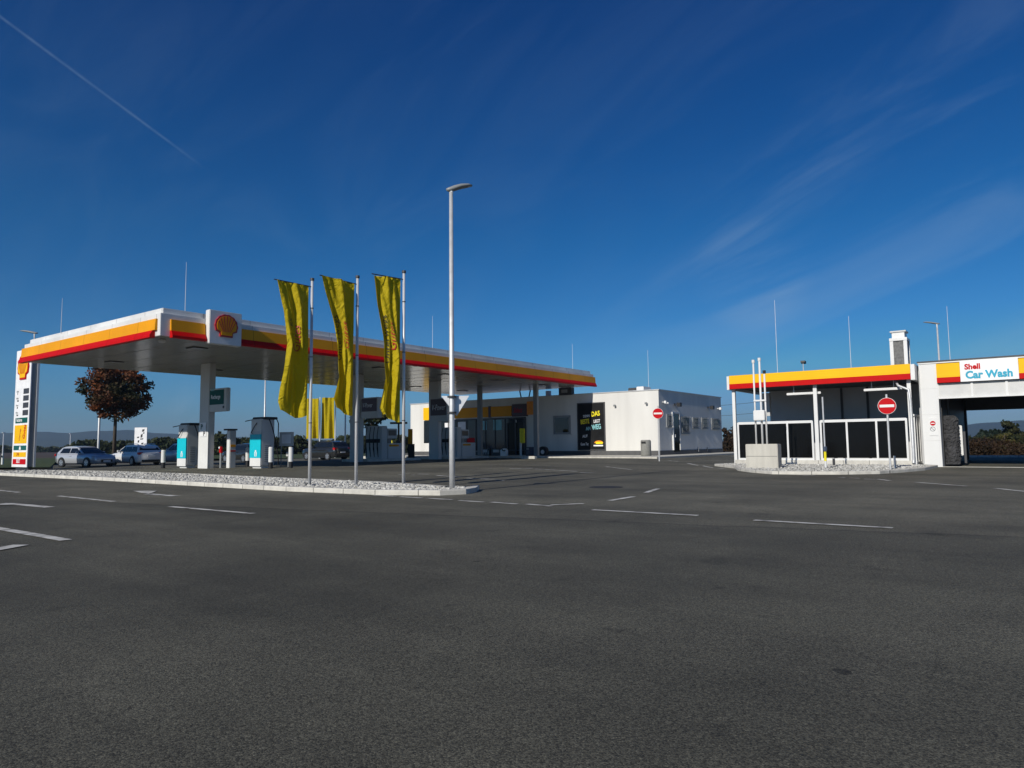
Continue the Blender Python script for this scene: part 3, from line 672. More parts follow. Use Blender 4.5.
def walllamp(p, m, nrm, s, lab, name='wall_lamp', cat='wall lamp'):
    t = thing(name, lab, cat, p); n = Vector(nrm); sd = Vector((-n.y, n.x, 0)); p = Vector(p)
    def bx(c, a, b_, h):
        mb = MB(); vs = [c+sd*i*a+n*j*b_+Vector((0, 0, k*h)) for k in (-1, 1) for i, j in ((-1, -1), (1, -1), (1, 1), (-1, 1))]
        return mb.add(vs, [(0,3,2,1),(4,5,6,7),(0,1,5,4),(1,2,6,5),(2,3,7,6),(3,0,4,7)])
    am = M['black'] if m is M['black'] else M['galv']; bx(p+n*.02, .06*s, .02, .06*s).build('base', am, t); bx(p+n*(.02+.13*s), .02*s, .12*s, .02*s).build('arm', am, t)
    bx(p+n*(.30*s)+Vector((0, 0, -.02*s)), .13*s, .12*s, .12*s).build('housing', m, t, bevel=.015)
for px, py, m, s, lab in ((662.5, 402, M['white'], .7, 'small white camera on the shaded shop side near its corner'), (665.3, 403.3, M['white'], .6, 'small white camera just right of another one on the shop side'), (674.5, 404.5, M['black'], 1.15, 'black box lamp on the shop side above the narrow door'), (707.7, 407.5, M['black'], 1.15, 'black box lamp on the shop side above the far barred windows'), (717.5, 408.5, M['white'], .8, 'small white camera at the far end of the shop side')):
    q = spt(px, py); walllamp((q.x, YS-.003, q.z), m, (0, -1, 0), s, lab, *(('security_camera', 'camera') if m is M['white'] else ()))
for px, py, lab in ((615.6, 405.5, 'small grey lamp high on the sunlit shop wall right of the black poster'), (647, 403.2, 'dark spotlight on the sunlit shop wall above the litter bin')):
    q = wpt(px, py); walllamp((XW-.003, q.y, q.z), M['grey'], (-1, 0, 0), .55, lab)
for px in (697.6, 706.6):
    q = spt(px, 446); o = MB().tube([(q.x, YS-.06, .4), (q.x, YS-.06, q.z-.1)], .035, 8).build('standpipe', M['grey'], sh)
# front facade (face -X)
def frontbox(nm, m, a, b, t, parent=sh, x=None, z=None):
    A = wpt(*a); B = wpt(*b); xx = XW-.002 if x is None else x
    zz = z or (B.z, A.z); return MB().box((xx-t, B.y, zz[0]), (xx, A.y, zz[1])).build(nm, m, parent)
YA, YB = wpt(440, 430).y, wpt(526, 430).y       # glazed stretch under the yellow band
gz = MB().box((XW-.03, YB, .58), (XW-.003, YA, 3.05)).build('shop_window', M['glass'], sh)
mu = MB(); n = 9
for i in range(n+1):
    y = YB+(YA-YB)*i/n; mu.box((XW-.075, y-.04, .60), (XW-.031, y+.04, 3.05))
mu.box((XW-.07, YB, 3.051), (XW-.004, YA, 3.15)).box((XW-.07, YB, .585), (XW-.031, YA, .66)); mu.build('mullion', M['dark'], gz)
w = wpt(493.5, 420); w2 = wpt(502, 430)
MB().box((XW-.036, w2.y, w2.z), (XW-.032, w.y, w.z)).build('poster_and_painted_light', M['pteal'], gz)  # bright daylit pane of the shop glass, painted as a pale teal sheet
for a, b, m in (((458, 422), (466, 431), 'pwhite'), ((467, 438), (475, 442.5), 'signred'), ((483, 421), (487, 430), 'pteal'), ((445, 423), (451, 432), 'pwhite'), ((515.5, 420), (516.8, 426), 'pwhite')):
    A = wpt(*a); B = wpt(*b); MB().box((XW-.036, B.y, B.z), (XW-.032, A.y, A.z)).build('poster_and_painted_light', M[m], gz)
# dark roof canopy band and yellow fascia boards
A = wpt(439, 404); B = wpt(530, 404)
frontbox('fascia_board', M['orange'], (455, 404), (489, 417), .10, z=(3.25, 4.05)); frontbox('fascia_board', M['orange'], (491.5, 404), (512, 417), .10, z=(3.25, 4.05))
frontbox('fascia_post', M['maroon'], (489.2, 404), (491.3, 417), .12, z=(3.20, 4.10))
sb = frontbox('shop_sign', M['maroon'], (513, 403), (528, 417), .14, z=(3.2, 4.15)); q = wpt(514.5, 410); text('Select', .55, M['signred'], sb, (XW-.146, q.y, 3.5), '-X', width=.62, shear=.3, bold=.01)
frontbox('amber_sign', M['porange'], (528.3, 402), (535, 414), .2, z=(3.3, 4.3))
A = wpt(421, 408); B = wpt(432.5, 420)
ys = frontbox('yellow_sign', M['yellow'], (424.5, 408), (432.5, 420), .15); text('?', .5, M['shellred'], ys, (XW-.156, wpt(427, 415).y, wpt(427, 417).z), '-X') if False else None
frontbox('shop_window', M['glass'], (424, 421), (433, 443), .02)
# entrance
e = frontbox('entrance_door', M['panelblack'], (508, 418), (525, 457), .05, z=(.3, 2.75)); ey0 = wpt(525, 430).y; ey1 = wpt(508, 430).y
fr = MB(); fr.box((XW-.11, (ey0+ey1)/2-.04, .3), (XW-.053, (ey0+ey1)/2+.04, 2.75)).box((XW-.11, ey0-.05, .3), (XW-.053, ey0+.05, 2.75)).box((XW-.11, ey1-.05, .3), (XW-.053, ey1+.05, 2.75)); fr.build('door_frame', M['dark'], e)
# barred small window in the shade, poster
A = wpt(553.5, 416); B = wpt(571, 434)
w = MB().box((XW-.06, B.y, B.z), (XW-.003, A.y, A.z)).build('window', M['grey'], sh, bevel=.01)
MB().box((XW-.066, B.y+.14, B.z+.14), (XW-.062, A.y-.14, A.z-.14)).build('pane', M['glass'], w)
MB().box((XW-.10, B.y-.06, B.z-.07), (XW-.004, A.y+.06, B.z-.004)).build('sill', M['colgrey'], w)
A = wpt(578.3, 403.8); B = wpt(605.2, 449.3); zb = wpt(592, 449.3).z; zt = wpt(592, 403.6).z
po = thing('poster', 'tall black advertising poster with yellow and white slogan on the shop wall', 'poster', (XW, B.y, zb))
PX = XW-.06
MB().box((PX, B.y, zb), (XW-.003, A.y, zt)).build('board', M['poster'], po)
fr = MB(); k = .07
fr.box((PX-.03, B.y-k, zb-k), (XW-.004, B.y, zt+k)).box((PX-.03, A.y, zb-k), (XW-.004, A.y+k, zt+k)).box((PX-.03, B.y, zt), (XW-.004, A.y, zt+k)).box((PX-.03, B.y, zb-k), (XW-.004, A.y, zb)); fr.build('frame', M['dark'], po)
PW = A.y-B.y; PH = zt-zb
def pt(body, u, v, size, m, rot=0., wd=.8, b=.02): text(body, size*PH, M[m], po, (PX-.002, A.y-u*PW, zb+v*PH), '-X', rot=R(rot), width=wd, bold=b)
pt('DENN', .20, .70, .075, 'pwhite', 4); pt('DAS', .52, .715, .145, 'pyel', 6, .80, .03)
pt('BESTE', .10, .555, .135, 'pyel', 5, .62, .03); pt('LIEGT', .60, .575, .095, 'pwhite', 4, .66)
pt('AM', .30, .415, .11, 'pteal', 3, .75, .03); pt('WEG', .54, .425, .15, 'pteal', 6, .66, .03)
pt('AUF', .16, .255, .085, 'pwhite', 5, .85); pt('Guten Tag', .08, .085, .085, 'pwhite', 2, .55)
lg = MB(); face_poly(lg, [(.17*PW*math.cos(a), .055*PH*math.sin(a)) for a in [math.pi*i/14 for i in range(15)]], (PX-.001, A.y-.78*PW, zb+.135*PH), '-X', 0, .004); lg.build('logo', M['porange'], po)
lg = MB(); face_poly(lg, [(-.13*PW, 0), (.13*PW, .0), (.13*PW, .045*PH), (-.13*PW, .045*PH)], (PX-.006, A.y-.80*PW, zb+.115*PH), '-X', 0, .004); lg.build('logo', M['pyel'], po)
MB().box((PX-.005, A.y-.94*PW, zb+.065*PH), (PX-.001, A.y-.58*PW, zb+.095*PH)).build('logo', M['pwhite'], po)
# roof equipment
q = wpt(632, 390); t = thing('roof_unit', 'low dark and white air-handling unit on the shop roof', 'roof unit', (46, onX(637, 388, 46).y, ZR)); a = onX(628, 388, 46).y; b = onX(636, 388, 46).y; c_ = onX(643.5, 388, 46).y
MB().box((46, b, ZR-.05), (47.2, a, onX(632, 387.8, 46).z)).build('dark_box', M['dark'], t, bevel=.03); MB().box((46, c_, ZR-.05), (47.2, b-.02, onX(640, 386.5, 46).z)).build('white_box', M['white'], t, bevel=.03)
q = onX(548.5, 395, 45); o = MB().cyl((45, q.y), .22, ZR-.1, onX(548.5, 391, 45).z, 16).build('roof_vent', M['white']); tag(o, 'short white vent pipe on the shop roof under the canopy end', 'vent pipe')
q = onX(525, 392, 44.5); mb = MB()
for k in (-.35, .35): mb.tube([(44.5, q.y+k, ZR-.05), (44.5, q.y+k*1.6, ZR+.75)], .05, 8)
o = mb.tube([(44.5, q.y-.5, ZR+.7), (44.5, q.y+.5, ZR+.7)], .05, 8).build('roof_bracket', M['dark']); tag(o, 'dark steel bracket standing on the shop roof edge above the entrance', 'bracket')
a = onX(558.5, 388, 43.6); b = onX(571.5, 394, 43.6)
t = thing('roof_sign', 'dark box sign on the shop roof beneath the canopy corner', 'sign', (43.6, b.y, ZR)); MB().box((43.6, b.y, ZR-.05), (44.0, a.y, a.z-.0)).build('casing', M['dark'], t, bevel=.02)
MB().box((43.58, b.y+.35, ZR+.12), (43.597, a.y-.25, ZR+.36)).build('panel', M['grey'], t)
# pavement round the shop
pv = MB(); pv.prism([(38.4, 18.0), (57.5, 18.0), (57.5, 20.6), (43.7, 20.6), (43.7, 44.0), (38.4, 44.0)], 2, -.3, .255); struct(pv, 'pavement', M['concrete'], bevel=.02)
# litter bin
bx_, by_ = 41.6, onX(646, 450, 41.6).y
t = thing('litter_bin', 'cylindrical grey stone litter bin in front of the white shop wall', 'litter bin', (bx_, by_, .255))
MB().tube([(bx_, by_, .255), (bx_, by_, .30), (bx_, by_, 1.2), (bx_, by_, 1.27)], [.30, .33, .33, .27], 24).build('body', M['binstone'], t, smooth=True)
MB().box((bx_-.36, by_-.14, 1.05), (bx_-.30, by_+.14, 1.17)).build('slot', M['black'], t)
# no-entry signs
def noentry(px, pyb, px_c, py_c, rpx, label, rp=.035, top=None):
    b = GG(px, pyb, dz=.1); D = math.hypot(b.x, b.y); c = Vector((b.x, b.y, hgt(px_c, py_c, b))); r = rpx/F*(b-CAM).dot(fw)
    zc = c.z; t = thing('road_sign', label, 'road sign', b); n = Vector((-b.x, -b.y, 0)).normalized(); n = (n + Vector((-.35, 0, 0))).normalized(); s = Vector((-n.y, n.x, 0))
    MB().cyl((b.x, b.y), rp, b.z-.2, zc+r+.12, 12).build('post', M['galv'], t)
    c = c + n*.05
    pl = MB().disc(c, n, r, .02, 36).build('plate', M['white'], t); MB().disc(c+n*.021, n, r*.96, .004, 36).build('red_disc', M['signred'], pl)
    bw, bh = r*.78, r*.16; q = c+n*.0275
    MB().add([q+s*i*bw+Vector((0, 0, j*bh))+n*k for k in (0, .004) for i, j in ((-1, -1), (1, -1), (1, 1), (-1, 1))], [(0,1,2,3),(4,5,6,7),(0,1,5,4),(1,2,6,5),(2,3,7,6),(3,0,4,7)]).build('white_bar', M['white'], pl)
noentry(890.5, 469, 887, 406, 8.3, 'red no-entry sign on the gravel strip in front of the black bay panels')
noentry(659.3, 459.3, 657, 413.5, 5.3, 'red no-entry sign standing at the corner of the white shop')

# ------------------------------------------------------------------ wash bay (carport)
XF, XB = 32.3, 36.6; XP = 32.62
yl, yr = 11.40, 4.0
ba = thing('wash_bay', 'open vacuum bay with yellow and red fascia and black lower panels in white frames', 'building', (34, 7.7, .1))
YL, YR = yl, yr
MB().box((XF, YR, 3.76), (XF+.15, YL, 4.15)).build('yellow_fascia', M['yellow'], ba); MB().box((XF-.01, YR-.005, 3.53), (XF+.15, YL+.005, 3.757)).build('red_fascia', M['red'], ba)
MB().box((XF+.003, YR-.16, 3.5), (XB+.3, YR-.01, 4.13)).build('side_fascia', M['white'], ba); MB().box((XF+.003, YL+.01, 3.5), (XB+.3, YL+.12, 4.13)).build('side_fascia', M['white'], ba)
MB().box((XF+.153, YR+.002, 3.62), (XB+.3, YL-.002, 4.02)).build('roof', M['dark'], ba)
zs = .12
def post(px, w=.14, nm='post', x=XP): y = onX(px, 430, x).y; MB().box((x-w/2, y-w/2, zs-.15), (x+w/2, y+w/2, 3.62)).build(nm, M['white'], ba, bevel=.008); return y
ypl = post(735.2); ypm = post(817, .15); ypr = post(911.5)
def frame(pxs, z0=.36, z1=1.97):
    ys_ = [onX(p, 440, XP).y for p in pxs]; t = .038; fm = MB(); x0, x1 = XP-.03, XP+.03
    for y in ys_: fm.box((x0-.01, y-t, z0-.12), (x1+.01, y+t, z1))
    for z in (z0-.08, z1-.04): fm.box((x0, ys_[-1], z-.05), (x1, ys_[0], z+.06))
    fo = fm.build('panel_frame', M['white'], ba)
    for a, b in zip(ys_[:-1], ys_[1:]): MB().box((XP-.008, b+t, z0), (XP+.008, a-t, z1-.09)).build('panel', M['panelblack'], fo)
frame([738.8, 763, 788.0, 813.0]); frame([821.5, 847.5, 877.2, 907.3])
MB().box((XP-.08, YR+.05, zs-.2), (XP+.12, YL-.05, .26)).build('base_wall', M['kerb'], ba)
# side return with framed panes towards the car wash
sr = MB(); ysd = YR+.02
for x in (XP+.12, XP+.75, XP+1.5): sr.box((x-.04, ysd-.03, .2), (x+.04, ysd+.03, 2.05))
sr.box((XP, ysd-.03, 2.051), (XP+1.6, ysd+.03, 2.13)).box((XP, ysd-.03, .1), (XP+1.6, ysd+.03, .199)); so = sr.build('side_frame', M['white'], ba)
MB().box((XP+.16, ysd-.008, .25), (XP+1.46, ysd+.008, 2.04)).build('side_pane', M['grey'], so)
ybw = onX(770, 410, XB).y
MB().box((XB, YR-.15, .1), (XB+.15, ybw, 3.62)).build('rear_wall', M['wallgrey'], ba)
MB().box((XP+1.6, YR-.12, .1), (XB, YR-.02, 3.5)).build('side_wall', M['wallgrey'], ba)
for px in (842, 868): yy = onX(px, 410, XB-.06).y; MB().box((XB-.06, yy-.05, .1), (XB-.002, yy+.05, 3.6)).build('wall_batten', M['dark'], ba)
for a, b, z in (((787, 394), (821, 393), 3.26), ((864, 390), (902, 388.5), 3.30)):
    xx = XP+.17; p = onX(*a, xx); q = onX(*b, xx); l = MB().box((xx-.07, q.y, (p.z+q.z)/2-.05), (xx+.07, p.y, (p.z+q.z)/2+.05)).build('strip_light', M['white'], ba, bevel=.01)
    for yy in (p.y-.3, q.y+.3): MB().box((xx-.015, yy-.015, (p.z+q.z)/2+.051), (xx+.015, yy+.015, 3.615)).build('hanger', M['galv'], l)
yd = onX(908.5, 400, XF+.1).y
MB().tube([(XF+.3, yd+.45, 3.5), (XF+.18, yd+.35, 3.3), (XF+.14, yd-.02, 3.12), (XF+.12, yd-.06, 2.6), (XF+.12, yd-.06, .3), (XF-.05, yd-.06, .16)], .05, 10).build('downpipe', M['galv'], ba, smooth=True)
# roof spotlight
q = onX(803, 362, 34.5); t = thing('floodlight', 'black floodlight on a short stem above the yellow bay fascia', 'floodlight', (34.5, q.y, 4.0))
MB().tube([(34.5, q.y, 3.9), (34.5, q.y, q.z)], .02, 8).build('stem', M['galv'], t); MB().prism([(34.4, q.z-.03), (34.65, q.z-.08), (34.68, q.z+.04), (34.42, q.z+.06)], 1, q.y-.10, q.y+.09).build('head', M['black'], t)
# ventilation tower
XV = 37.2; a = onX(889.3, 340, XV); b = onX(906.8, 340, XV); z2 = onX(897, 330.5, XV).z; z1_ = onX(895, 338, XV).z; yl_, yr_ = a.y, b.y
t = thing('ventilation_tower', 'white rooftop ventilation tower with dark mesh sides above the bay', 'ventilation unit', (XV+.6, (yl_+yr_)/2, 4.0))
dx = .95
MB().box((XV+.06, yr_+.06, 3.9), (XV+dx-.06, yl_-.06, z1_-.06)).build('mesh', M['ventgrey'], t)
fm = MB(); w = .15
for (x, y) in ((XV, yr_), (XV, yl_-w), (XV+dx-w, yr_), (XV+dx-w, yl_-w)): fm.box((x, y, 3.9), (x+w, y+w, z1_-.14))
fm.box((XV-.01, yr_-.01, z1_-.139), (XV+dx+.01, yl_+.01, z1_)); fm.build('frame', M['white'], t, bevel=.01)
MB().box((XV+.1, yr_+.1, z1_+.001), (XV+dx-.1, yl_-.1, z2-.07)).build('hood', M['white'], t); MB().box((XV+.05, yr_+.03, z2-.069), (XV+dx-.05, yl_-.03, z2)).build('cap', M['colgrey'], t)
# vent pipes standing on the concrete block
p0 = GG(745.8, 469.3, dz=.02); p1 = GG(778.8, 469.6, dz=.02); xk = (p0.x+p1.x)/2
bt = onX(762, 444, xk).z; blk = thing('concrete_block', 'pale concrete block at the left end of the bay gravel strip', 'concrete block', (xk+.5, (p0.y+p1.y)/2, 0))
MB().box((xk, p1.y, -.1), (xk+.5, p0.y, bt)).build('block', M['concrete'], blk, bevel=.02)
MB().box((xk-.003, p1.y+.02, bt*.52), (xk, p0.y-.02, bt*.535)).build('casting_joint', M['plinth'], blk)
vp = thing('vent_pipes', 'rack of three white vent pipes with a meter box above the concrete block', 'vent pipes', (xk+.4, onX(762, 440, xk+.4).y, bt))
xv = xk+.25
for i, (pb_, ptp, yt) in enumerate(((756.3, 752.3, 362.5), (762.5, 758, 360.5), (767, 763.3, 373))):
    y_ = onX(pb_, 440, xv).y; zt = onX(ptp, yt, xv).z; pp = MB().tube([(xv, y_, bt-.05), (xv, y_, zt)], 0.035 if i != 1 else .04, 12).build('pipe', M['white'], vp, smooth=True)
    MB().cyl((xv, y_), .06, zt-.02, zt+.10, 12).build('pipe_cap', M['white'] if i < 2 else M['black'], pp)
ya = onX(754.5, 400, xv).y; yb_ = onX(766, 400, xv).y; zz = onX(760, 400.5, xv).z
MB().box((xv-.06, yb_-.02, zz-.03), (xv-.02, ya+.02, zz+.03)).build('crossbar', M['white'], vp)
zz = onX(760, 415.5, xv).z; MB().box((xv-.22, yb_+.02, zz-.2), (xv-.061, ya-.0, zz+.2)).build('meter_box', M['white'], vp, bevel=.02)
q = onX(767, 404, 34.2); o = MB().box((34.2, q.y-.12, onX(767, 416, 34.2).z), (34.45, q.y+.22, onX(767, 393, 34.2).z)).build('switch_cabinet', M['colgrey'], ba); 
# thin post with a yellow foot
p = GG(825.8, 468, dz=.08); zt = hgt(821.7, 397, p); t = thing('marker_post', 'thin grey post with a yellow foot in the gravel before the bay', 'post', p)
MB().cyl((p.x, p.y), .03, p.z+.75, zt, 10).build('post', M['galv'], t); MB().cyl((p.x, p.y), .045, p.z-.1, p.z+.26, 10).build('foot', M['white'], t); MB().cyl((p.x, p.y), .047, p.z+.262, p.z+.62, 10).build('yellow_sleeve', M['pyel'], t); MB().cyl((p.x, p.y), .075, p.z+.622, p.z+.80, 12).build('valve', M['bluebox'], t)
p = GG(834, 465.5, dz=.1); o = MB().cyl((p.x, p.y), .05, p.z-.1, p.z+.28, 10).build('stub_pipe', M['dark']); tag(o, 'short black pipe stub in the gravel below the second bay panel', 'pipe')
p = GG(895, 467.5, dz=.1); o = MB().cyl((p.x, p.y), .04, p.z-.1, p.z+.42, 10).build('stub_pipe', M['galv']); tag(o, 'short grey pipe stub beside the no-entry sign post', 'pipe')
# kerb and gravel of the bay
cw = [GG(*p) for p in ((735,468.5),(738,470.8),(752,472.6),(772,474.2),(800,474.6),(840,474.6),(880,474.0),(905,472.3),(925,470.4),(938,467.6))]
cw += [Vector((33.0, 3.75, 0)), Vector((33.0, 11.6, 0)), Vector((31.4, 11.9, 0))]
for p in cw: p.z = 0
ci = kerbring('kerb', dense(cw, .8), .2, .10)
gravelbed(ci, .06, 4200, .022, .048, 8)

# ------------------------------------------------------------------ car wash
XC, YCL, YI, YI2, XCE, ZC = 33.0, 3.78, 3.14, -2.4, 45.0, 4.22
ch = thing('car_wash', 'white drive-through car wash with yellow, red and white sign band', 'building', (XC, .3, 0))
MB().box((XC, YI, -.1), (XCE, YCL, ZC)).build('side_wall', M['panel'], ch); MB().box((XC, YI2-.8, -.1), (XCE, YI2, ZC)).build('side_wall', M['panel'], ch)
MB().box((XC+.02, YI2, 3.36), (XCE, YI, ZC-.04)).build('roof', M['dark'], ch)
MB().box((XC-.06, YI2-.85, ZC), (XCE+.05, YCL+.05, ZC+.05)).build('roof_edge', M['dark'], ch)
MB().box((XC-.03, YI2-.8, ZC-.06), (XC-.002, YCL+.02, ZC-.002)).build('parapet_trim', M['white'], ch)
MB().box((XCE-.3, YI2, 2.62), (XCE-.02, YI, 3.358)).build('rear_header', M['dark'], ch)
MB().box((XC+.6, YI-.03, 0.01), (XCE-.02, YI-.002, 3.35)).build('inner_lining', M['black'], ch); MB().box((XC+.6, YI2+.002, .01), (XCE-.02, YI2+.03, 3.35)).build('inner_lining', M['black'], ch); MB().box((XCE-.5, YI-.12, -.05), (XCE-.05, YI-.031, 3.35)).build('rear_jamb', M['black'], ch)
hd = MB().box((XC+.09, YI2, 2.76), (XC+.2, YI-.002, 3.34)).build('header_panel', M['headshade'], ch)
hb = MB()
for px in (937.5, 972, 1007): y_ = onX(px, 390, XC-.03).y; hb.box((XC+.04, y_-.04, 2.78), (XC+.0898, y_+.04, 3.33))
hb.box((XC-.01, YI2, 2.72), (XC+.0898, YI-.003, 2.779)); hb.build('header_rib', M['white'], hd)
def band(pa, pb_, z0, z1, nm, m): ya_ = onX(pa, 370, XC-.08).y; yb = onX(pb_, 370, XC-.08).y; return MB().box((XC-.08, yb, z0), (XC-.032, ya_, z1)).build(nm, m, ch)
band(936.2, 959.8, 3.57, 4.13, 'yellow_panel', M['yellow']); band(936.2, 959.8, 3.36, 3.567, 'red_panel', M['red'])
yq = onX(1018.8, 370, XC-.08).y; MB().box((XC-.08, YI2-.1, 3.57), (XC-.032, yq, 4.13)).build('yellow_panel', M['yellow'], ch); MB().box((XC-.08, YI2-.1, 3.36), (XC-.032, yq, 3.567)).build('red_panel', M['red'], ch)
sg = band(960, 1018.6, 3.36, 4.16, 'sign_panel', M['pwhite'])
y_ = onX(964.5, 370, XC-.08).y
text('Shell', .29, M['signred'], sg, (XC-.086, y_, 3.84), '-X', bold=.04, width=.97); text('Car Wash', .40, M['wblue'], sg, (XC-.086, y_-.02, 3.48), '-X', bold=.042, width=.92)
pl = onX(932.5, 428, XC); nb = thing('notice_board', 'small white notice with a no-entry symbol on the car wash pillar', 'notice', (XC, pl.y, 1.5))
a = onX(928.5, 418, XC-.02); b = onX(938, 435.5, XC-.02)
MB().box((XC-.02, b.y, b.z), (XC-.003, a.y, a.z)).build('board', M['white'], nb); c = onX(932.8, 423.3, XC-.02)
MB().disc((XC-.021, c.y, c.z), (-1, 0, 0), .095, .006, 24).build('red_disc', M['signred'], nb); MB().box((XC-.032, c.y-.065, c.z-.017), (XC-.028, c.y+.065, c.z+.017)).build('white_bar', M['pwhite'], nb)
c = onX(932.8, 429, XC-.02); rg = MB(); rg.tube([(XC-.024, c.y+.085*math.cos(a_), c.z+.085*math.sin(a_)) for a_ in [6.2832*i/20 for i in range(21)]], .010, 6); rg.tube([(XC-.024, c.y-.055, c.z-.055), (XC-.024, c.y+.055, c.z+.055)], .010, 6); rg.build('symbol_ring', M['grey'], nb)
pj = MB()
for z in (1.05, 2.1, 3.15): pj.box((XC-.004, YI, z-.006), (XC-.001, YCL, z+.006))
pj.build('panel_joint', M['colgrey'], ch)
for px, py in ((922.6, 400), (924.4, 452)):
    q = onX(px, py, XC); 
q = onX(923.5, 452, XC-.03); MB().tube([(XC-.03, q.y, .0), (XC-.03, q.y, 3.9)], .02, 8).build('cable_duct', M['colgrey'], ch)
# brush and guide rail
bx_, by_ = 34.2, onX(950.2, 440, 34.2).y
t = thing('wash_brush', 'dark grey upright rotating brush inside the car wash entrance', 'brush', (bx_, by_, 0)); n = 40; vs = []; hh = onX(951, 415.5, 34.2).z; rnd = random.Random(4)
rows = 40
for j in range(rows+1):
    z = .08+(hh-.08)*j/rows; rr = .33*(1 if j < rows-4 else (1-((j-rows+4)/4)**2*.45)) 
    for i in range(n): a_ = 6.2832*i/n; r_ = rr*(1+rnd.uniform(-.12, .08)); vs.append((bx_+r_*math.cos(a_), by_+r_*math.sin(a_), z))
MB().add(vs, [(j*n+i, j*n+(i+1) % n, (j+1)*n+(i+1) % n, (j+1)*n+i) for j in range(rows) for i in range(n)] + [list(range(n)), list(range(rows*n, rows*n+n))]).build('bristles', M['brush'], t)
MB().cyl((bx_, by_), .05, hh-.1, 3.36, 10).build('shaft', M['dark'], t)
t = thing('gantry_upright', 'white upright of the wash gantry behind the dark brush', 'wash gantry', (34.85, 2.5, 0))
A = onX(957.2, 425.5, 34.75); B = onX(961.5, 457, 34.75)
MB().box((34.75, B.y-.08, .42), (34.95, A.y+.02, A.z)).build('upright', M['white'], t, bevel=.02); MB().box((35.1, A.y-.24, .1), (35.3, A.y-.16, A.z-.25)).build('side_plate', M['dark'], t)
# threshold and kerb behind
struct(MB().box((XC-.03, YI2, -.1), (XC+.35, YI, .012)), 'drain_channel', M['concrete'])
a = G(968, 457.3, .0); b = G(1060, 457.0, 0)
kx = a.x; struct(MB().box((kx, -40, -.2), (kx+.25, 14, .12)), 'kerb', M['kerb'])

# ------------------------------------------------------------------ price pylon
A = G(11.3, 467.6, -.05); px_face = A.x; yl_ = onX(12.8, 466, px_face).y; yr_ = onX(27.6, 466, px_face).y; zt = 7.4
py = thing('price_pylon', 'tall white price pylon with fuel displays and coloured panels beside the canopy', 'price sign', (px_face, (yl_+yr_)/2, -.1))
W = yl_-yr_; dpt = onY(35.0, 460, yr_).x-px_face
MB().box((px_face, yr_, .02), (px_face+dpt, yl_, zt)).build('tower', M['grey'], py, bevel=.03); MB().box((px_face-.06, yr_-.03, .0), (px_face-.002, yl_+.03, zt+.01)).build('front_panel', M['pwhite'], py)
MB().box((px_face+dpt-.1, yr_-.05, .0), (px_face+dpt+.02, yr_-.003, zt)).build('edge_trim', M['white'], py)
MB().box((px_face+.1, yr_+.2, -.5), (px_face+dpt-.1, yl_-.2, .02)).build('foot', M['dark'], py)
xf = px_face-.06
def zpy(y): p = onX(18, y, xf); return p.z
def panel(u0, u1, ya, yb, m, nm='panel', d=.012): return MB().box((xf-d, yl_-u1*W, zpy(yb)), (xf-.001, yl_-u0*W, zpy(ya))).build(nm, M[m], py)
for i, yy in enumerate((389.5, 396.3, 403.3, 410.6)):
    panel(.58, .94, yy, yy+5.2, 'screen', 'price_display'); text(('FuelSave', 'FuelSave', 'V-Power', 'V-Power')[i], .17, M['grey'], py, (xf-.004, yl_-.10*W, zpy(yy+3)), '-X', width=.62)
    text(('95', 'Diesel', '100', 'Diesel')[i], .18, M['black'], py, (xf-.004, yl_-.16*W, zpy(yy+5.4)), '-X', width=.62)
p = panel(.12, .92, 418, 423.3, 'dteal'); text('Recharge', .30, M['pwhite'], py, (xf-.015, yl_-.2*W, zpy(421.8)), '-X', width=.8, bold=.02)
p = panel(.10, .93, 425.3, 443.5, 'yellow'); text('Gutes', .50, M['signred'], py, (xf-.015, yl_-.80*W, zpy(439.5)), '-X', rot=R(80), width=.75, bold=.02); text('Unterwegs', .28, M['shellred'], py, (xf-.015, yl_-.48*W, zpy(441)), '-X', rot=R(80), width=.62)
p = panel(.08, .93, 445.6, 450.2, 'green'); face_poly(MB(), [(-.16, -.11), (.16, -.11), (.12, .02), (.03, .12), (-.03, .12), (-.12, .02)], (xf-.012, yl_-.52*W, zpy(448)), '-X', 0, .006).build('symbol', M['pwhite'], py)
p = panel(.08, .93, 452.2, 457, 'yellow'); text('24h', .3, M['shellred'], py, (xf-.015, yl_-.3*W, zpy(455.8)), '-X', width=1.)
p = panel(.06, .93, 459, 464.3, 'signred'); text('SELECT', .30, M['pwhite'], py, (xf-.015, yl_-.32*W, zpy(462.8)), '-X', width=.6, bold=.03)
c = onX(22, 367, xf); emblem(py, (xf, (yl_+yr_)/2-.05, zpy(368.3)), '-X', .85, M['yellow'], M['signred'])
o = MB().cyl((0, 0), .1, 0, 1).v  # reflector post at the verge
p = G(2.2, 464.5, -.1); t = thing('reflector_post', 'white plastic roadside post on the grass left of the price pylon', 'roadside post', p)
MB().tube([(p.x, p.y, -.2), (p.x, p.y, hgt(2.5, 454, p))], [.09, .07], 10).build('post', M['white'], t); MB().box((p.x-.16, p.y-.13, hgt(2.5, 457, p)), (p.x-.10, p.y+.13, hgt(2.5, 455.2, p))).build('reflector', M['dark'], t)

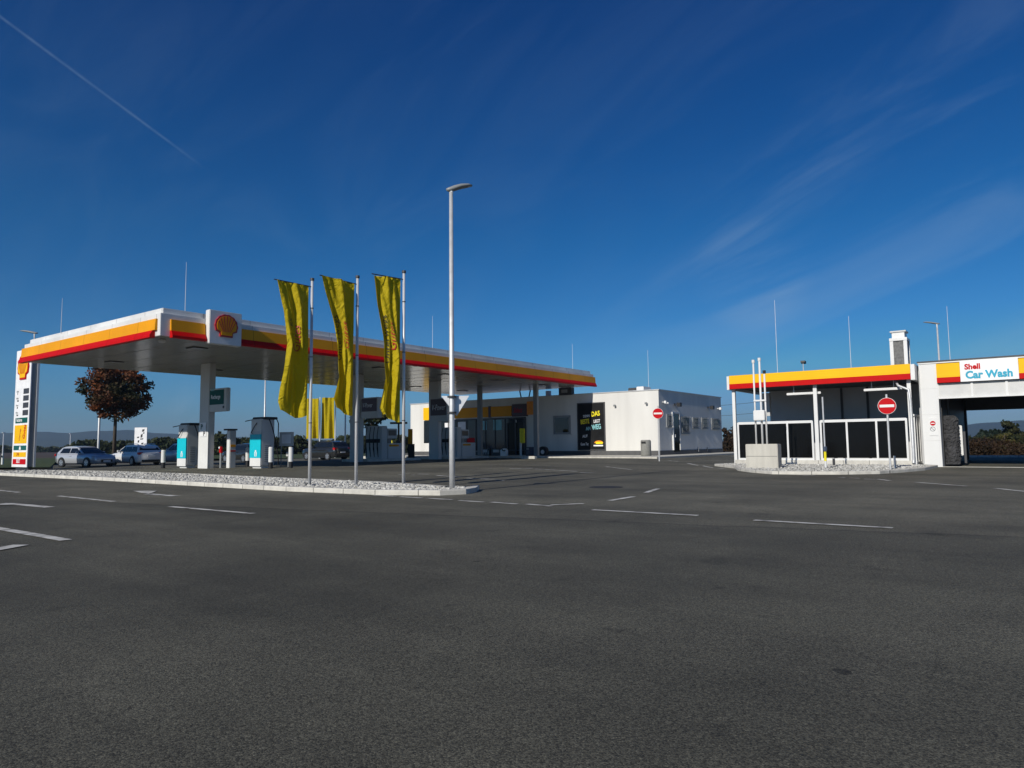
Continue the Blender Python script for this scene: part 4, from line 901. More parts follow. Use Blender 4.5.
# ------------------------------------------------------------------ charging stations, terminal, bollards
def charger(px_l, px_c, px_r, pyb, py_t, label):
    c = GG(px_c, pyb); xf = c.x; z0 = c.z; yl_ = onX(px_l, 440, xf).y; xr = onY(px_r, 440, c.y).x; yr_ = c.y; zt = onX((px_l+px_c)/2, py_t, xf).z
    t = thing('charging_station', label, 'charging station', (xf, yr_, z0)); Hh = zt-z0
    bo = MB().box((xf+.04, yr_, z0+.12), (xr, yl_, zt-.1)).build('cabinet', M['colgrey'], t, bevel=.03)
    lo = MB()
    for i in range(9): lo.box((xf+.2, yr_-.012, z0+.3+i*.09), (xr-.2, yr_-.002, z0+.34+i*.09))
    lo.build('louvre', M['grey'], bo)
    MB().box((xf+.1, yr_+.1, z0-.1), (xr-.1, yl_-.1, z0+.12)).build('base', M['white'], t)
    MB().box((xf, yr_+.01, z0+.10), (xf+.038, yl_-.01, z0+.48)).build('lower_panel', M['white'], t)
    fp = MB().box((xf-.01, yr_+.005, z0+.483), (xf+.038, yl_-.005, z0+Hh*.66)).build('front_panel', M['teal'], t)
    fu = MB().prism([(xf-.01, z0+Hh*.663), (xf+.038, z0+Hh*.663), (xf+.30, zt-.12), (xf+.22, zt-.12)], 1, yr_+.01, yl_-.01).build('screen_panel', M['colgrey'], t)
    MB().box((xf+.13, yr_-.08, zt-.12), (xr+.12, yl_+.05, zt)).build('cable_roof', M['black'], t, bevel=.03)
    g_ = MB(); cy_ = yr_+.38; 
    g_.box((xf-.016, cy_-.09, z0+.56), (xf-.011, cy_+.09, z0+.76)).box((xf-.016, cy_-.05, z0+.77), (xf-.011, cy_+.05, z0+.84)); g_.build('symbol', M['pwhite'], fp)
    text('E', .2, M['teal'], fp, (xf-.018, cy_+.05, z0+.59), '-X', bold=.03)
    # cables: front and side
    MB().tube([(xf+.15, yr_+.3, zt-.1), (xf-.02, yr_+.45, zt-.4), (xf-.10, yr_+.62, zt-.72), (xf-.02, yr_+.66, zt-.75)], .022, 8).build('cable', M['rubber'], t, smooth=True)
    MB().tube([(xf+.15, yl_-.1, zt-.1), (xf-.15, yl_+.1, zt-.18), (xf-.2, yl_+.1, zt-.2)], .02, 8).build('cable', M['rubber'], t, smooth=True)
    pts = []
    for i in range(14):
        k = i/13; pts.append((xf+.35+(xr-xf-.2)*k, yr_-.10-.08*math.sin(math.pi*k), zt-.1-(Hh*.78)*(k**1.15)))
    pts.append((pts[-1][0]+.02, yr_-.08, pts[-1][2]-.25))
    MB().tube(pts, .024, 8).build('cable', M['rubber'], t, smooth=True)
    MB().tube([(xr+.08, yr_-.02, zt-.08), (xr+.16, yr_-.06, zt-.3), (xr+.14, yr_-.08, zt-1.0), (xr+.06, yr_-.06, zt-1.7)], .024, 8).build('cable', M['rubber'], t, smooth=True)
    return t
charger(177.5, 185.5, 199, 468.3, 423, 'turquoise and grey charging station left of the front canopy column')
charger(250, 260.3, 274.5, 468.5, 417, 'turquoise and grey charging station between the payment terminal and bollards')
q = GG(229.5, 468); zt = onX(229, 428.8, q.x).z; x1_ = onY(236, 450, q.y).x; yl_ = onX(226.6, 450, q.x).y
t = thing('payment_terminal', 'slim grey payment terminal with black cap near the canopy column', 'payment terminal', q)
MB().box((q.x, q.y, q.z-.1), (x1_, yl_, zt-.08)).build('cabinet', M['colgrey'], t, bevel=.02); MB().box((q.x-.01, q.y+.02, q.z-.05), (q.x-.001, yl_-.02, zt-.1)).build('front', M['white'], t)
MB().box((q.x-.15, q.y-.03, zt-.078), (x1_+.04, yl_+.04, zt)).build('cap', M['black'], t)
MB().box((q.x+.02, q.y-.012, q.z+.78), (x1_-.02, q.y-.002, q.z+.85)).build('red_stripe', M['signred'], t); MB().box((q.x+.03, q.y-.012, q.z+1.0), (x1_-.03, q.y-.002, q.z+1.12)).build('amber_label', M['orange'], t)
q = GG(220.5, 468); t = thing('emergency_post', 'short post carrying a red emergency box beside the payment terminal', 'post', q)
MB().cyl((q.x, q.y), .05, q.z-.1, q.z+.9, 10).build('post', M['grey'], t); MB().box((q.x-.06, q.y-.08, q.z+.72), (q.x+.06, q.y+.08, q.z+1.03)).build('red_box', M['signred'], t, bevel=.02); MB().disc((q.x-.081, q.y, q.z+.98), (-1, 0, 0), .05, .02, 16).build('button', M['pwhite'], t)
for i, (px, pb_, ptp, lab) in enumerate(((163, 468.3, 450, 'white bollard with dark foot in front of the parked pale cars'), (270.6, 468.5, 447, 'white bollard with dark foot beside the right charging station'), (290.7, 468, 447, 'white bollard with dark foot below the small framed board'), (249, 467, 447.5, 'white bollard half hidden behind the turquoise charger front'))):
    q = GG(px, pb_) if i < 3 else GG(247.5, 466.5); zt = hgt(px, ptp, q); t = thing('bollard', lab, 'bollard', q, group='bollards by the charging stations')
    MB().cyl((q.x, q.y), .10, q.z-.1, q.z+.29, 16).build('foot', M['black'], t); MB().tube([(q.x, q.y, q.z+.29), (q.x, q.y, zt-.03), (q.x, q.y, zt)], [.105, .105, .09], 16).build('sleeve', M['white'], t, smooth=False)
q = GG(288, 466.5); a = hgt(285, 432, q); b = hgt(285, 446, q); t = thing('notice_board', 'pale framed board on two thin legs behind the bollards', 'notice', q)
for k in (-.24, .24): p = q+r0*k-r0*.1; MB().cyl((p.x, p.y), .025, q.z-.1, b, 8).build('leg', M['grey'], t)
def rbox(c, hw, z0, z1, th, dep_=0):
    d_ = Vector((fw.x, fw.y, 0)).normalized(); c = Vector((c.x, c.y, 0))+d_*dep_
    vs = [c+r0*i*hw+d_*j*th+Vector((0, 0, z)) for z in (z0, z1) for i, j in ((-1, 0), (1, 0), (1, 1), (-1, 1))]
    return MB().add(vs, [(0,3,2,1),(4,5,6,7),(0,1,5,4),(1,2,6,5),(2,3,7,6),(3,0,4,7)])
rbox(q-r0*.1, .34, b, a, .06).build('frame', M['colgrey'], t); rbox(q-r0*.1, .22, b+.12, a-.12, .01, -.012).build('sheet', M['pwhite'], t)
q = GG(288.3, 467); o = thing('meter_post', 'short grey meter post between the bollards', 'post', q); MB().cyl((q.x, q.y), .03, q.z-.1, q.z+.55, 8).build('post', M['grey'], o); MB().box((q.x-.08, q.y-.1, q.z+.5), (q.x+.08, q.y+.1, q.z+.72)).build('box', M['colgrey'], o, bevel=.02)
# white pictogram sign behind the cars
q = atD(140, 455, 60); a = onX(140, 427.5, q.x).z; zb = hgt(140, 446, q); zt = hgt(140, 427.5, q)
t = thing('banner_sign', 'tall white sign with black characters standing behind the white estate car', 'sign', (q.x, q.y, -.2)); hw = 5.2/F*60*1.05
pnl = rbox(q, hw, zb, zt, .08).build('board', M['pwhite'], t); MB().cyl((q.x+.06, q.y+.04), .06, -.3, zb, 8).build('post', M['galv'], t)
dd = Vector((-fw.x, -fw.y, 0)).normalized(); mk2 = MB(); rnd = random.Random(2)
for z_, r_, w_, h_ in ((.84, .25, .12, .10), (.70, .3, .08, .05), (.55, .1, .10, .14), (.47, -.25, .10, .06), (.38, .12, .16, .05), (.25, -.2, .08, .10), (.14, .2, .12, .06)):
    zz = zb+(zt-zb)*z_; c = Vector((q.x, q.y, 0))+r0*hw*r_*1.6+dd*.004
    mk2.add([c+r0*i*w_*.8+Vector((0, 0, zz+j*h_)) for i, j in ((-1, -1), (.7, -.8), (1, 1), (-.8, .7))], [(0, 1, 2, 3)])
mk2.build('characters', M['black'], pnl)

# ------------------------------------------------------------------ pumps
def pump(x, y, label):
    z0 = zg(x, y); t = thing('fuel_pump', label, 'fuel pump', (x, y, z0))
    struct(MB().box((x-1.9, y-.75, z0-.2), (x+2.4, y+1.6, z0+.14)), 'pump_island', M['kerb'], bevel=.03)
    z0 += .14
    cb = MB().box((x-.1, y-.42, z0), (x+1.35, y+.42, z0+.92)).build('cabinet', M['colgrey'], t, bevel=.03)
    MB().box((x+.0, y-.432, z0+.72), (x+.8, y-.422, z0+.84)).build('amber_label', M['orange'], cb); MB().box((x-.112, y-.3, z0+.70), (x-.102, y+.3, z0+.84)).build('amber_label', M['orange'], cb)
    tw = MB().box((x-.62, y-.42, z0), (x-.12, y+1.0, z0+1.95)).build('hose_tower', M['colgrey'], t, bevel=.04)
    MB().box((x-.66, y-.30, z0+.95), (x-.622, y+.9, z0+1.18)).build('nozzle_shelf', M['black'], tw)
    for i in range(4):
        yy = y-.25+i*.33; nz = MB().tube([(x-.68, yy, z0+1.15), (x-.80, yy, z0+1.0), (x-.78, yy, z0+.80)], .035, 8).build('nozzle', M['black'], t)
        MB().tube([(x-.66, yy+.06, z0+1.9), (x-.74, yy+.07, z0+1.4), (x-.76, yy+.05, z0+.6), (x-.72, yy, z0+.12), (x-.78, yy-.03, z0+.6), (x-.79, yy, z0+.8)], .022, 8).build('hose', M['rubber'], t, smooth=True)
    ds_ = MB().box((x-.10, y-.36, z0+1.2), (x+.75, y+.36, z0+1.80)).build('display_head', M['colgrey'], t, bevel=.04)
    MB().box((x+.0, y-.372, z0+1.38), (x+.62, y-.362, z0+1.70)).build('screen', M['screen'], ds_); MB().box((x+.15, y-.2, z0+.92), (x+.4, y+.2, z0+1.2)).build('neck', M['grey'], t)
    return t
pump(29.6, 31.6, 'grey fuel pump with black hoses at the middle canopy column')
pump(36.0, 31.3, 'grey fuel pump with black hoses standing before the shop windows')
q = GG(387.5, 461.5); 
def stand(name, label, cat, px0, px1, py0, py1, D, m, th=.3, legm=None):
    a = atD((px0+px1)/2, (py0+py1)/2, D); zt = hgt(px0, py0, a); zb = hgt(px0, py1, a); hw = (px1-px0)/2/F*a.length
    t = thing(name, label, cat, (a.x, a.y, zg(a.x, a.y))); gz_ = zg(a.x, a.y)
    rbox(a, hw, zb, zt, th).build('board', m, t, bevel=.01)
    if zb > gz_+.1: rbox(a, min(.05, hw), gz_-.1, zb, .05, .1).build('post', legm or M['grey'], t)
    return t
stand('bin', 'small bright yellow box catching the sun behind the first fuel pump', 'box', 384, 392, 440.5, 445.2, 62, M['pyel'])
stand('display_stand', 'narrow dark yellow display pillar left of the shop end wall', 'display', 408, 412, 429, 444, 50, M['orange'])
stand('waste_bin', 'tall black waste bin in front of the shop end wall', 'bin', 408, 414, 444, 461, 49, M['black'])
stand('monitor_board', 'small blue-grey monitor board right of the first fuel pump', 'display', 384, 390.5, 430, 437, 46, M['bluebox'], .1)
a = atD(398.5, 440, 52); t = thing('air_station', 'black T-shaped tyre air station between pump and shop', 'air station', (a.x, a.y, .1)); rbox(a, .06, 0., hgt(398, 423, a), .1).build('post', M['black'], t); rbox(a, .62, hgt(398, 424, a), hgt(398, 422, a), .15).build('bar', M['black'], t); rbox(a, .18, .05, 1.45, .25, -.05).build('cabinet', M['dark'], t)
# clutter before the shop
def sbox(nm, lab, cat, px0, px1, py0, py1, X, m, th, base=None):
    a = onX(px0, py0, X); b = onX(px1, py1, X); t = thing(nm, lab, cat, (X, b.y, .255))
    MB().box((X, b.y, max(.255, b.z) if base is None else base), (X+th, a.y, a.z)).build('body', m, t, bevel=.03); return t, a, b
t, a, b = sbox('gas_cage', 'dark gas bottle cage left of another one before the shop window', 'gas cage', 480, 489.5, 449, 458, 41.2, M['dark'], .7, .255)
lv = MB()
for i in range(5): lv.box((41.185, b.y+.05+i*(a.y-b.y-.1)/5, .35), (41.198, b.y+.08+i*(a.y-b.y-.1)/5, a.z-.1))
lv.build('bars', M['galv'], t); MB().box((41.18, b.y+.2, a.z-.25), (41.198, a.y-.2, a.z-.05)).build('label_plate', M['colgrey'], t)
t, a, b = sbox('gas_cage', 'dark gas bottle cage next to the white rounded stand', 'gas cage', 491, 501.5, 449, 458, 41.2, M['dark'], .7, .255)
MB().box((41.18, b.y+.2, a.z-.25), (41.198, a.y-.2, a.z-.05)).build('label_plate', M['colgrey'], t)
X = 40.9; a = onX(502.3, 448.5, X); b = onX(508.2, 458, X); t = thing('advert_stand', 'white rounded advert stand with a dark mark before the shop entrance', 'advert stand', (X, b.y, .255)); w = a.y-b.y; h = a.z-.255
face_poly(MB(), [(0, 0), (w, 0), (w, h*.75), (w*.75, h), (w*.25, h), (0, h*.75)], (X, a.y, .255), '-X', 0, .25).build('board', M['pwhite'], t); text('C', .5, M['dark'], t, (X-.255, a.y-.12, .6), '-X', bold=.03)
t, a, b = sbox('display_stand', 'yellow display panel on a white post right of the shop entrance', 'display', 519.3, 524.3, 428.5, 443, 40.8, M['pyel'], .12)
MB().box((40.82, a.y-.12, .2), (40.92, a.y, a.z-.3)).build('post', M['white'], t)
t, a, b = sbox('storage_box', 'dark blue storage box right of the yellow display panel', 'box', 525.5, 530, 447, 457, 41.0, M['bluebox'], .6, .255); MB().box((40.985, b.y+.08, a.z-.2), (40.998, a.y-.08, a.z-.05)).build('label_plate', M['grey'], t)
X = 41.5; q = onX(542.3, 451.5, X); t = thing('hose_reel', 'round black hose reel with pale hub beside the narrow column', 'hose reel', (X, q.y, .255)); MB().disc((X, q.y, q.z), (1, 0, 0), .36, .3, 24).build('drum', M['black'], t); MB().disc((X-.02, q.y-.03, q.z-.03), (1, 0, 0), .15, .015, 16).build('hub', M['pwhite'], t); MB().box((X+.05, q.y-.1, .2), (X+.25, q.y+.1, q.z)).build('stand', M['black'], t)
for px, lab in ((523.5, 'pale stone block at the pavement edge under the yellow display panel'), (530, 'longer pale stone block at the pavement edge near the shop entrance')):
    q = GG(px, 458.8); o = MB().box((q.x, q.y-.2-(.15 if px > 525 else 0), q.z-.05), (q.x+.3, q.y+.2+(.15 if px > 525 else 0), q.z+.16)).build('stone_block', M['kerb'], bevel=.03); tag(o, lab, 'stone')

# ------------------------------------------------------------------ cars
def car(name, label, cat, paint, L, W, Hh, style, loc, rz, group='parked cars'):
    t = thing(name, label, cat, loc, rz, group); BASE[t.name] = Vector(); w = W/2
    B = lambda mb, nm, m, p=t, sm=False, bv=0.: mb.build(nm, m, p, sm, bv, world=False)
    # (x, z_sill, z_belt/top, half width) along the length, x forward, 0 = rear axle-ish centre
    hood = .62*Hh if style != 'suv' else .63*Hh; belt = .64*Hh; tail = .66*Hh if style != 'hatch' else .66*Hh
    st_ = [(-.5*L, .34, .60*Hh, .80), (-.49*L, .26, tail*.97, .90), (-.45*L, .22, tail, .97), (-.25*L, .20, belt, 1.), (0, .20, belt, 1.), (.16*L, .20, belt*.985, 1.), (.22*L, .20, hood*1.0, .99), (.36*L, .20, hood*.95, .97), (.455*L, .22, hood*.86, .90), (.49*L, .24, hood*.76, .80), (.5*L, .30, hood*.62, .70)]
    rings = []
    for x, zs_, zb_, k in st_:
        hw_ = w*k; zm = zs_+(zb_-zs_)*.55
        half = [(.0, zs_), (hw_*.86, zs_), (hw_*.97, zs_+.10), (hw_, zm), (hw_*.965, zb_-.07), (hw_*.88, zb_), (hw_*.5, zb_+.025), (0, zb_+.03)]
        ring = [(x, y_, z_) for y_, z_ in half] + [(x, -y_, z_) for y_, z_ in half[-2:0:-1]]
        rings.append(ring)
    n = len(rings[0]); vs = [p for r_ in rings for p in r_]; fs = [(i*n+k, i*n+(k+1) % n, (i+1)*n+(k+1) % n, (i+1)*n+k) for i in range(len(rings)-1) for k in range(n)] + [list(range(n)), list(range((len(rings)-1)*n, len(rings)*n))]
    bd = B(MB().add(vs, fs), 'body', paint, t, True)
    # cabin
    if style == 'hatch': xa, xb, xc, xd = -.47*L, -.36*L, .02*L, .22*L
    elif style == 'estate': xa, xb, xc, xd = -.48*L, -.40*L, .03*L, .22*L
    else: xa, xb, xc, xd = -.48*L, -.40*L, .05*L, .21*L
    zb0 = belt-.02; wr = .74*w; wb = .93*w; zr = Hh
    def cab(x, s, zt_): return x
    prof = [(xa, zb0, wb), (xb, zr-.10, wr*1.03), (xb+.14*L*.6, zr-.02, wr), ((xb+xc)/2, zr, wr), (xc-.05*L, zr-.03, wr), (xc, zr-.08, wr*1.02), (xd, zb0, wb)]
    up_, cv = [], []
    for x, z, hw_ in prof: cv += [(x, -hw_, z), (x, -hw_*.6, z+.02), (x, hw_*.6, z+.02), (x, hw_, z)]
    m_ = len(prof); fs = []
    for i in range(m_-1): fs += [(i*4+k, i*4+k+1, (i+1)*4+k+1, (i+1)*4+k) for k in range(3)]
    cvb = MB().add(cv, fs)
    side = [i*4 for i in range(m_)]; cvb.f.append(side); cvb.f.append([i*4+3 for i in range(m_)][::-1])
    B(cvb, 'roof', paint, bd, False, .012)
    def P(a, b, k): return tuple(a[i]+(b[i]-a[i])*k for i in range(3))
    # glass panels, slightly proud of the cabin
    def glassq(q, nm, off): 
        q = [Vector(p) for p in q]; nrm = (q[1]-q[0]).cross(q[3]-q[0]).normalized(); c = sum(q, Vector())/4
        if nrm.dot(c-Vector((0, 0, Hh*.6))) < 0: nrm = -nrm
        MB().add([p+nrm*off for p in q]+[p+nrm*(off-.012) for p in q], [(0,1,2,3),(4,5,6,7),(0,1,5,4),(1,2,6,5),(2,3,7,6),(3,0,4,7)]).build(nm, M['carglass'], t, world=False)
    def lerp2(xf_, zf): return None
    dxw = xd-xc; a0 = (xc+dxw*.06, zr-.10); a1 = (xd-dxw*.06, zb0+.05)
    glassq([(a0[0], -wr*.92, a0[1]), (a0[0], wr*.92, a0[1]), (a1[0], wb*.93, a1[1]), (a1[0], -wb*.93, a1[1])], 'windscreen', .018)
    r0_ = (xb-(xb-xa)*.08, zr-.16); r1_ = (xa+(xb-xa)*.35, zb0+(zr-.1-zb0)*.35)
    glassq([(r0_[0], -wr*.88, r0_[1]), (r0_[0], wr*.88, r0_[1]), (r1_[0], wb*.86, r1_[1]), (r1_[0], -wb*.86, r1_[1])], 'rear_window', .02)
    zt_w = zr-.14; zb_w = zb0+.06; kt = (zt_w-zb0)/(zr-.08-zb0)
    ht = wb+(wr-wb)*kt; hb_ = wb+(wr-wb)*.07
    cuts = {'hatch': [(-.37, -.14, -.33, -.14), (-.12, .145, -.12, .015)], 'estate': [(-.42, -.24, -.385, -.24), (-.225, -.05, -.225, -.05), (-.035, .155, -.035, .03)], 'suv': [(-.42, -.26, -.385, -.26), (-.245, -.05, -.245, -.05), (-.035, .15, -.035, .045)]}[style]
    for sg in (-1, 1):
        for b0, b1, t0_, t1_ in cuts:
            glassq([(b0*L, sg*hb_, zb_w), (b1*L, sg*hb_, zb_w), (t1_*L, sg*ht, zt_w), (t0_*L, sg*ht, zt_w)], 'side_window', .016)
        for x in (-.305*L, .305*L):
            rw = .215*Hh if style != 'suv' else .205*Hh; zc_ = rw
            ar = MB().disc((x, sg*(w*.995-.02), zc_+.02), (0, sg, 0), rw*1.16, .025, 28); B(ar, 'wheel_arch', M['cardark'], bd)
            wh = MB().disc((x, sg*(w-.17), zc_), (0, sg, 0), rw, .19, 28).build('wheel', M['tyre'], t, False, .02, world=False)
            rm = MB().disc((x, sg*(w+.018), zc_), (0, sg, 0), rw*.66, .012, 24).build('rim', M['rim'], wh, world=False)
            sp_ = MB()
            for k in range(5):
                a_ = 6.2832*k/5+.3; c_ = Vector((math.cos(a_), 0, math.sin(a_))); c2 = Vector((-math.sin(a_), 0, math.cos(a_))); o_ = Vector((x, sg*(w+.031), zc_))
                a2 = a_+.63; e_ = Vector((math.cos(a2), 0, math.sin(a2))); sp_.add([o_+e_*rw*.22-c2*0, o_+e_*rw*.58+Vector((-e_.z, 0, e_.x))*rw*.15, o_+e_*rw*.58-Vector((-e_.z, 0, e_.x))*rw*.15], [(0, 1, 2)])
            sp_.build('spoke_gap', M['cardark'], wh, world=False)
        B(MB().box((xd-.14*L, sg*w*.98, belt+.02), (xd-.14*L+.16, sg*(w+.17), belt+.16)), 'mirror', paint, t, False, .03)
        hx = .462*L; B(MB().add([(hx+.02, sg*w*.52, hood*.80), (hx-.06, sg*w*.90, hood*.83), (hx-.16, sg*w*.955, hood*.90), (hx-.03, sg*w*.60, hood*.89), (hx-.3, sg*w*.6, hood*.78)], [(0, 1, 2, 3), (0, 1, 4), (1, 2, 4), (2, 3, 4), (3, 0, 4)]), 'headlight', M['headlight'], t)
        B(MB().box((-.495*L-.02, sg*w*.60, tail*.80), (-.44*L, sg*w*.955, tail*.97)), 'tail_light', M['tail'], t, False, .02)
        for x in ((-.08, -.21) if style != 'hatch' else (-.12,)): B(MB().box((x*L, sg*(w*.985), belt-.17), (x*L+.2, sg*(w*.985+.035), belt-.13)), 'door_handle', paint, t, False, .01)
        B(MB().box((-.22*L, sg*w*.95, .19), (.22*L, sg*w*1.0, .27)), 'sill_trim', M['cardark'], bd)
    B(MB().box((.485*L, -w*.5, .30), (.503*L, w*.5, .30+.22)), 'grille', M['cardark'], t, False, .02)
    B(MB().box((.504*L, -.26, .34), (.509*L, .26, .45)), 'number_plate', M['plate'], t)
    B(MB().box((-.507*L, -.26, .62 if style != 'hatch' else .58), (-.502*L, .26, .73 if style != 'hatch' else .69)), 'number_plate', M['plate'], t)
    B(MB().box((-.508*L, -w*.72, .26), (-.47*L, w*.72, .42)), 'rear_bumper', M['cardark'], t, False, .03)
    if style != 'hatch':
        for sg in (-1, 1): B(MB().tube([(-.36*L, sg*wr*.88, zr+.0), (-.33*L, sg*wr*.88, zr+.06), (-.02*L, sg*wr*.88, zr+.07), (.0, sg*wr*.88, zr+.01)], .02, 8), 'roof_rail', M['galv'] if style == 'estate' else M['cardark'], t)
    return t
def place(px, py): p = GG(px, py); return p
car('parked_car', 'silver three-door hatchback parked at the left beside the price pylon', 'car', M['silver'], 4.2, 1.77, 1.42, 'hatch', (21.9, 53.2, zg(21.9, 53.2)), R(-77))
car('parked_car', 'white estate car with roof rails parked behind the silver hatchback', 'car', M['cwhite'], 4.6, 1.8, 1.47, 'estate', (25.0, 52.7, zg(25, 52.7)), R(90))
car('parked_car', 'pale grey tall car parked right of the white estate, half hidden by a charger', 'car', M['cgrey'], 4.5, 1.84, 1.58, 'suv', (28.2, 52.0, zg(28.2, 52)), R(90))
car('parked_car', 'dark grey off-road car with red tail lights beneath the distant yellow flags', 'car', M['cblack'], 4.75, 1.9, 1.68, 'suv', (41.2, 51.6, zg(41.2, 51.6)), R(90))
car('parked_car', 'black hatchback in the shade behind the payment terminal', 'car', M['cblack'], 4.2, 1.78, 1.5, 'hatch', (33.2, 51.8, zg(33.2, 51.8)), R(90))

# ------------------------------------------------------------------ trees and hedges
def leaves(mb, n, c, rad, size, rnd, shell=.35, flat=1.):
    for _ in range(n):
        while True:
            d = Vector((rnd.gauss(0, 1), rnd.gauss(0, 1), rnd.gauss(0, 1)))
            if d.length > .01: break
        d.normalize(); k = (shell+(1-shell)*rnd.random())**.6
        p = Vector((c[0]+d.x*rad[0]*k, c[1]+d.y*rad[1]*k, c[2]+d.z*rad[2]*k)); s = size*rnd.uniform(.6, 1.3)
        nn = (d*.6+Vector((rnd.gauss(0, .6), rnd.gauss(0, .6), rnd.gauss(0, .6)))).normalized(); a = nn.orthogonal().normalized(); a = Matrix.Rotation(rnd.uniform(0, 6.28), 3, nn) @ a; b = nn.cross(a)
        mb.add([p-a*s, p+b*s*.55, p+a*s, p-b*s*.55], [(0, 1, 2, 3)])
def tree(px, D, crown_px, crown_py, rx, rz_, label, m, seed, nclump=60, nleaf=70, leafsize=.16, zb=-.3, trunk_r=.16):
    rnd = random.Random(seed); b = atD(px, 450, D); b.z = zb; zc_ = hgt(crown_px, crown_py, b)
    t = thing('tree', label, 'tree', b)
    tr = MB(); tr.tube([(b.x, b.y, zb-.1), (b.x+.03, b.y, zc_-rz_*.75), (b.x, b.y+.05, zc_), (b.x, b.y, zc_+rz_*.6)], [trunk_r, trunk_r*.8, trunk_r*.45, .03], 10)
    crown = MB(); cc = Vector((b.x, b.y, zc_))
    for i in range(nclump):
        d = Vector((rnd.gauss(0, 1), rnd.gauss(0, 1), rnd.gauss(0, 1))).normalized(); k = rnd.random()**.45
        p = cc + Vector((d.x*rx*k*.85, d.y*rx*k*.85, d.z*rz_*k*.85)); p.z = max(p.z, zc_-rz_*.82); q = rnd.uniform(.13, .32)
        leaves(crown, nleaf, p, (rx*q, rx*q, rz_*q*.8), leafsize, rnd, .1)
        if i % 3 == 0: tr.tube([(b.x, b.y, min(p.z-.1, zc_-rz_*.5+abs(d.z)*.8)), tuple(p.lerp(Vector((b.x, b.y, p.z)), .5)-Vector((0, 0, .15))), tuple(p)], [trunk_r*.35, trunk_r*.22, .015], 6)
    tr.build('trunk', M['bark'], t, smooth=True); crown.build('crown', m, t)
    return t
tree(114, 72, 114, 391, 3.15, 2.85, 'round red-leaved tree standing behind the lamp post and parked cars', M['redleaf'], 23, 120, 120, .15)
tree(371, 84, 364, 413, 3.2, 1.9, 'dark leafy tree seen under the canopy between the flags', M['dkleaf'], 22, 50, 70, .2)
def conifer(px, D, py_t, w, label, seed):
    rnd = random.Random(seed); b = atD(px, 450, D); b.z = -.4; zt = hgt(px, py_t, b); t = thing('conifer', label, 'conifer', b)
    MB().cyl((b.x, b.y), .2, -.6, zt*.8, 8, .04).build('trunk', M['bark'], t); cr = MB()
    for i in range(26):
        k = i/25; z = .8+(zt-.8)*k; leaves(cr, 40, (b.x, b.y, z), (w*(1.02-k), w*(1.02-k), zt*.04), .3, rnd, .2)
    cr.build('crown', M['conif'], t)
for i, (px, py_, w) in enumerate(((983, 430.5, 1.7), (987, 431.5, 1.3), (992, 430.5, 1.5), (996.5, 430, 1.4), (1000, 431, 1.3))):
    conifer(px, 150, py_, w, ('first and broadest', 'second and slim', 'third', 'fourth and tallest', 'fifth and rightmost')[i]+' dark conifer from the left seen through the car wash', 40+i)
tree(1013.5, 120, 1014, 434, 2.6, 2.4, 'bushy dark tree near the right picture edge through the car wash', M['olive'], 61, 30, 60, .3)
tree(1005.5, 78, 1005.5, 440.5, 1.0, .9, 'small yellowing tree standing in front of the hedge through the car wash', M['yelleaf'], 62, 14, 50, .13, trunk_r=.05)
tree(733, 92, 732.5, 440, 2.1, 2.0, 'rusty brown bushy tree between the shop and the wash bay', M['hedge'], 63, 30, 60, .22)
def hedge(name, p0, p1, D0, D1, h, depth, m, n, size, seed, kind='stuff', label=None):
    rnd = random.Random(seed); a = atD(p0[0], 450, D0); b = atD(p1[0], 450, D1); mb = MB(); dv = Vector((b.x-a.x, b.y-a.y, 0)); s = Vector((-dv.y, dv.x, 0)).normalized()
    for i in range(n):
        k = rnd.random(); hh = h*(.72+.28*math.sin(k*dv.length*.35+seed)*math.sin(k*dv.length*.13+2)+.15*math.sin(k*dv.length*.9)); z = -.35+hh*rnd.random()**.8
        p = Vector((a.x, a.y, 0))+dv*k+s*rnd.uniform(-.5, .5)*depth; leaves(mb, 3, (p.x, p.y, z), (.5, .5, .35), size, rnd, 0)
    o = mb.build(name, m); tag(o, label, 'hedge' if label else None, kind=kind)
hedge('undergrowth', (955, 0), (1090, 0), 58, 54, 1.25, 4, M['hedge'], 16000, .085, 71)
hedge('woods', (940, 0), (1100, 0), 105, 100, 2.1, 14, M['olive'], 12000, .2, 72)
hedge('undergrowth', (690, 0), (760, 0), 85, 78, 1.8, 4, M['hedge'], 9000, .11, 73)
# far tree lines on the left
hedge('treeline', (-40, 0), (95, 0), 420, 420, 3.0, 40, M['dkleaf'], 5000, .8, 74)
hedge('treeline', (80, 0), (205, 0), 170, 165, 3.2, 14, M['dkleaf'], 7000, .45, 75)
hedge('treeline', (200, 0), (420, 0), 130, 150, 3.4, 12, M['dkleaf'], 9000, .4, 76)
tag(MB().box((0, 0, 0), (1, 1, 1)).build('tmp', M['white']), kind='structure') if False else None
# far houses as pale specks in the fields
for px, w, lab in ((40, 5, 'tiny white farmhouse far off right of the price pylon'), (48.5, 4, 'second tiny white farmhouse far off, nearer the silver car')):
    a = atD(px, 448, 900); t = thing('farmhouse', lab, 'house', (a.x, a.y, -.4))
    MB().box((a.x-w/2, a.y-w/2, -.6), (a.x+w/2, a.y+w/2, 1.9)).build('wall', M['white'], t); MB().prism([(a.y-w/2-.3, 1.9), (a.y+w/2+.3, 1.9), (a.y, 3.6)], 0, a.x-w/2-.3, a.x+w/2+.3).build('roof', M['plinth'], t)
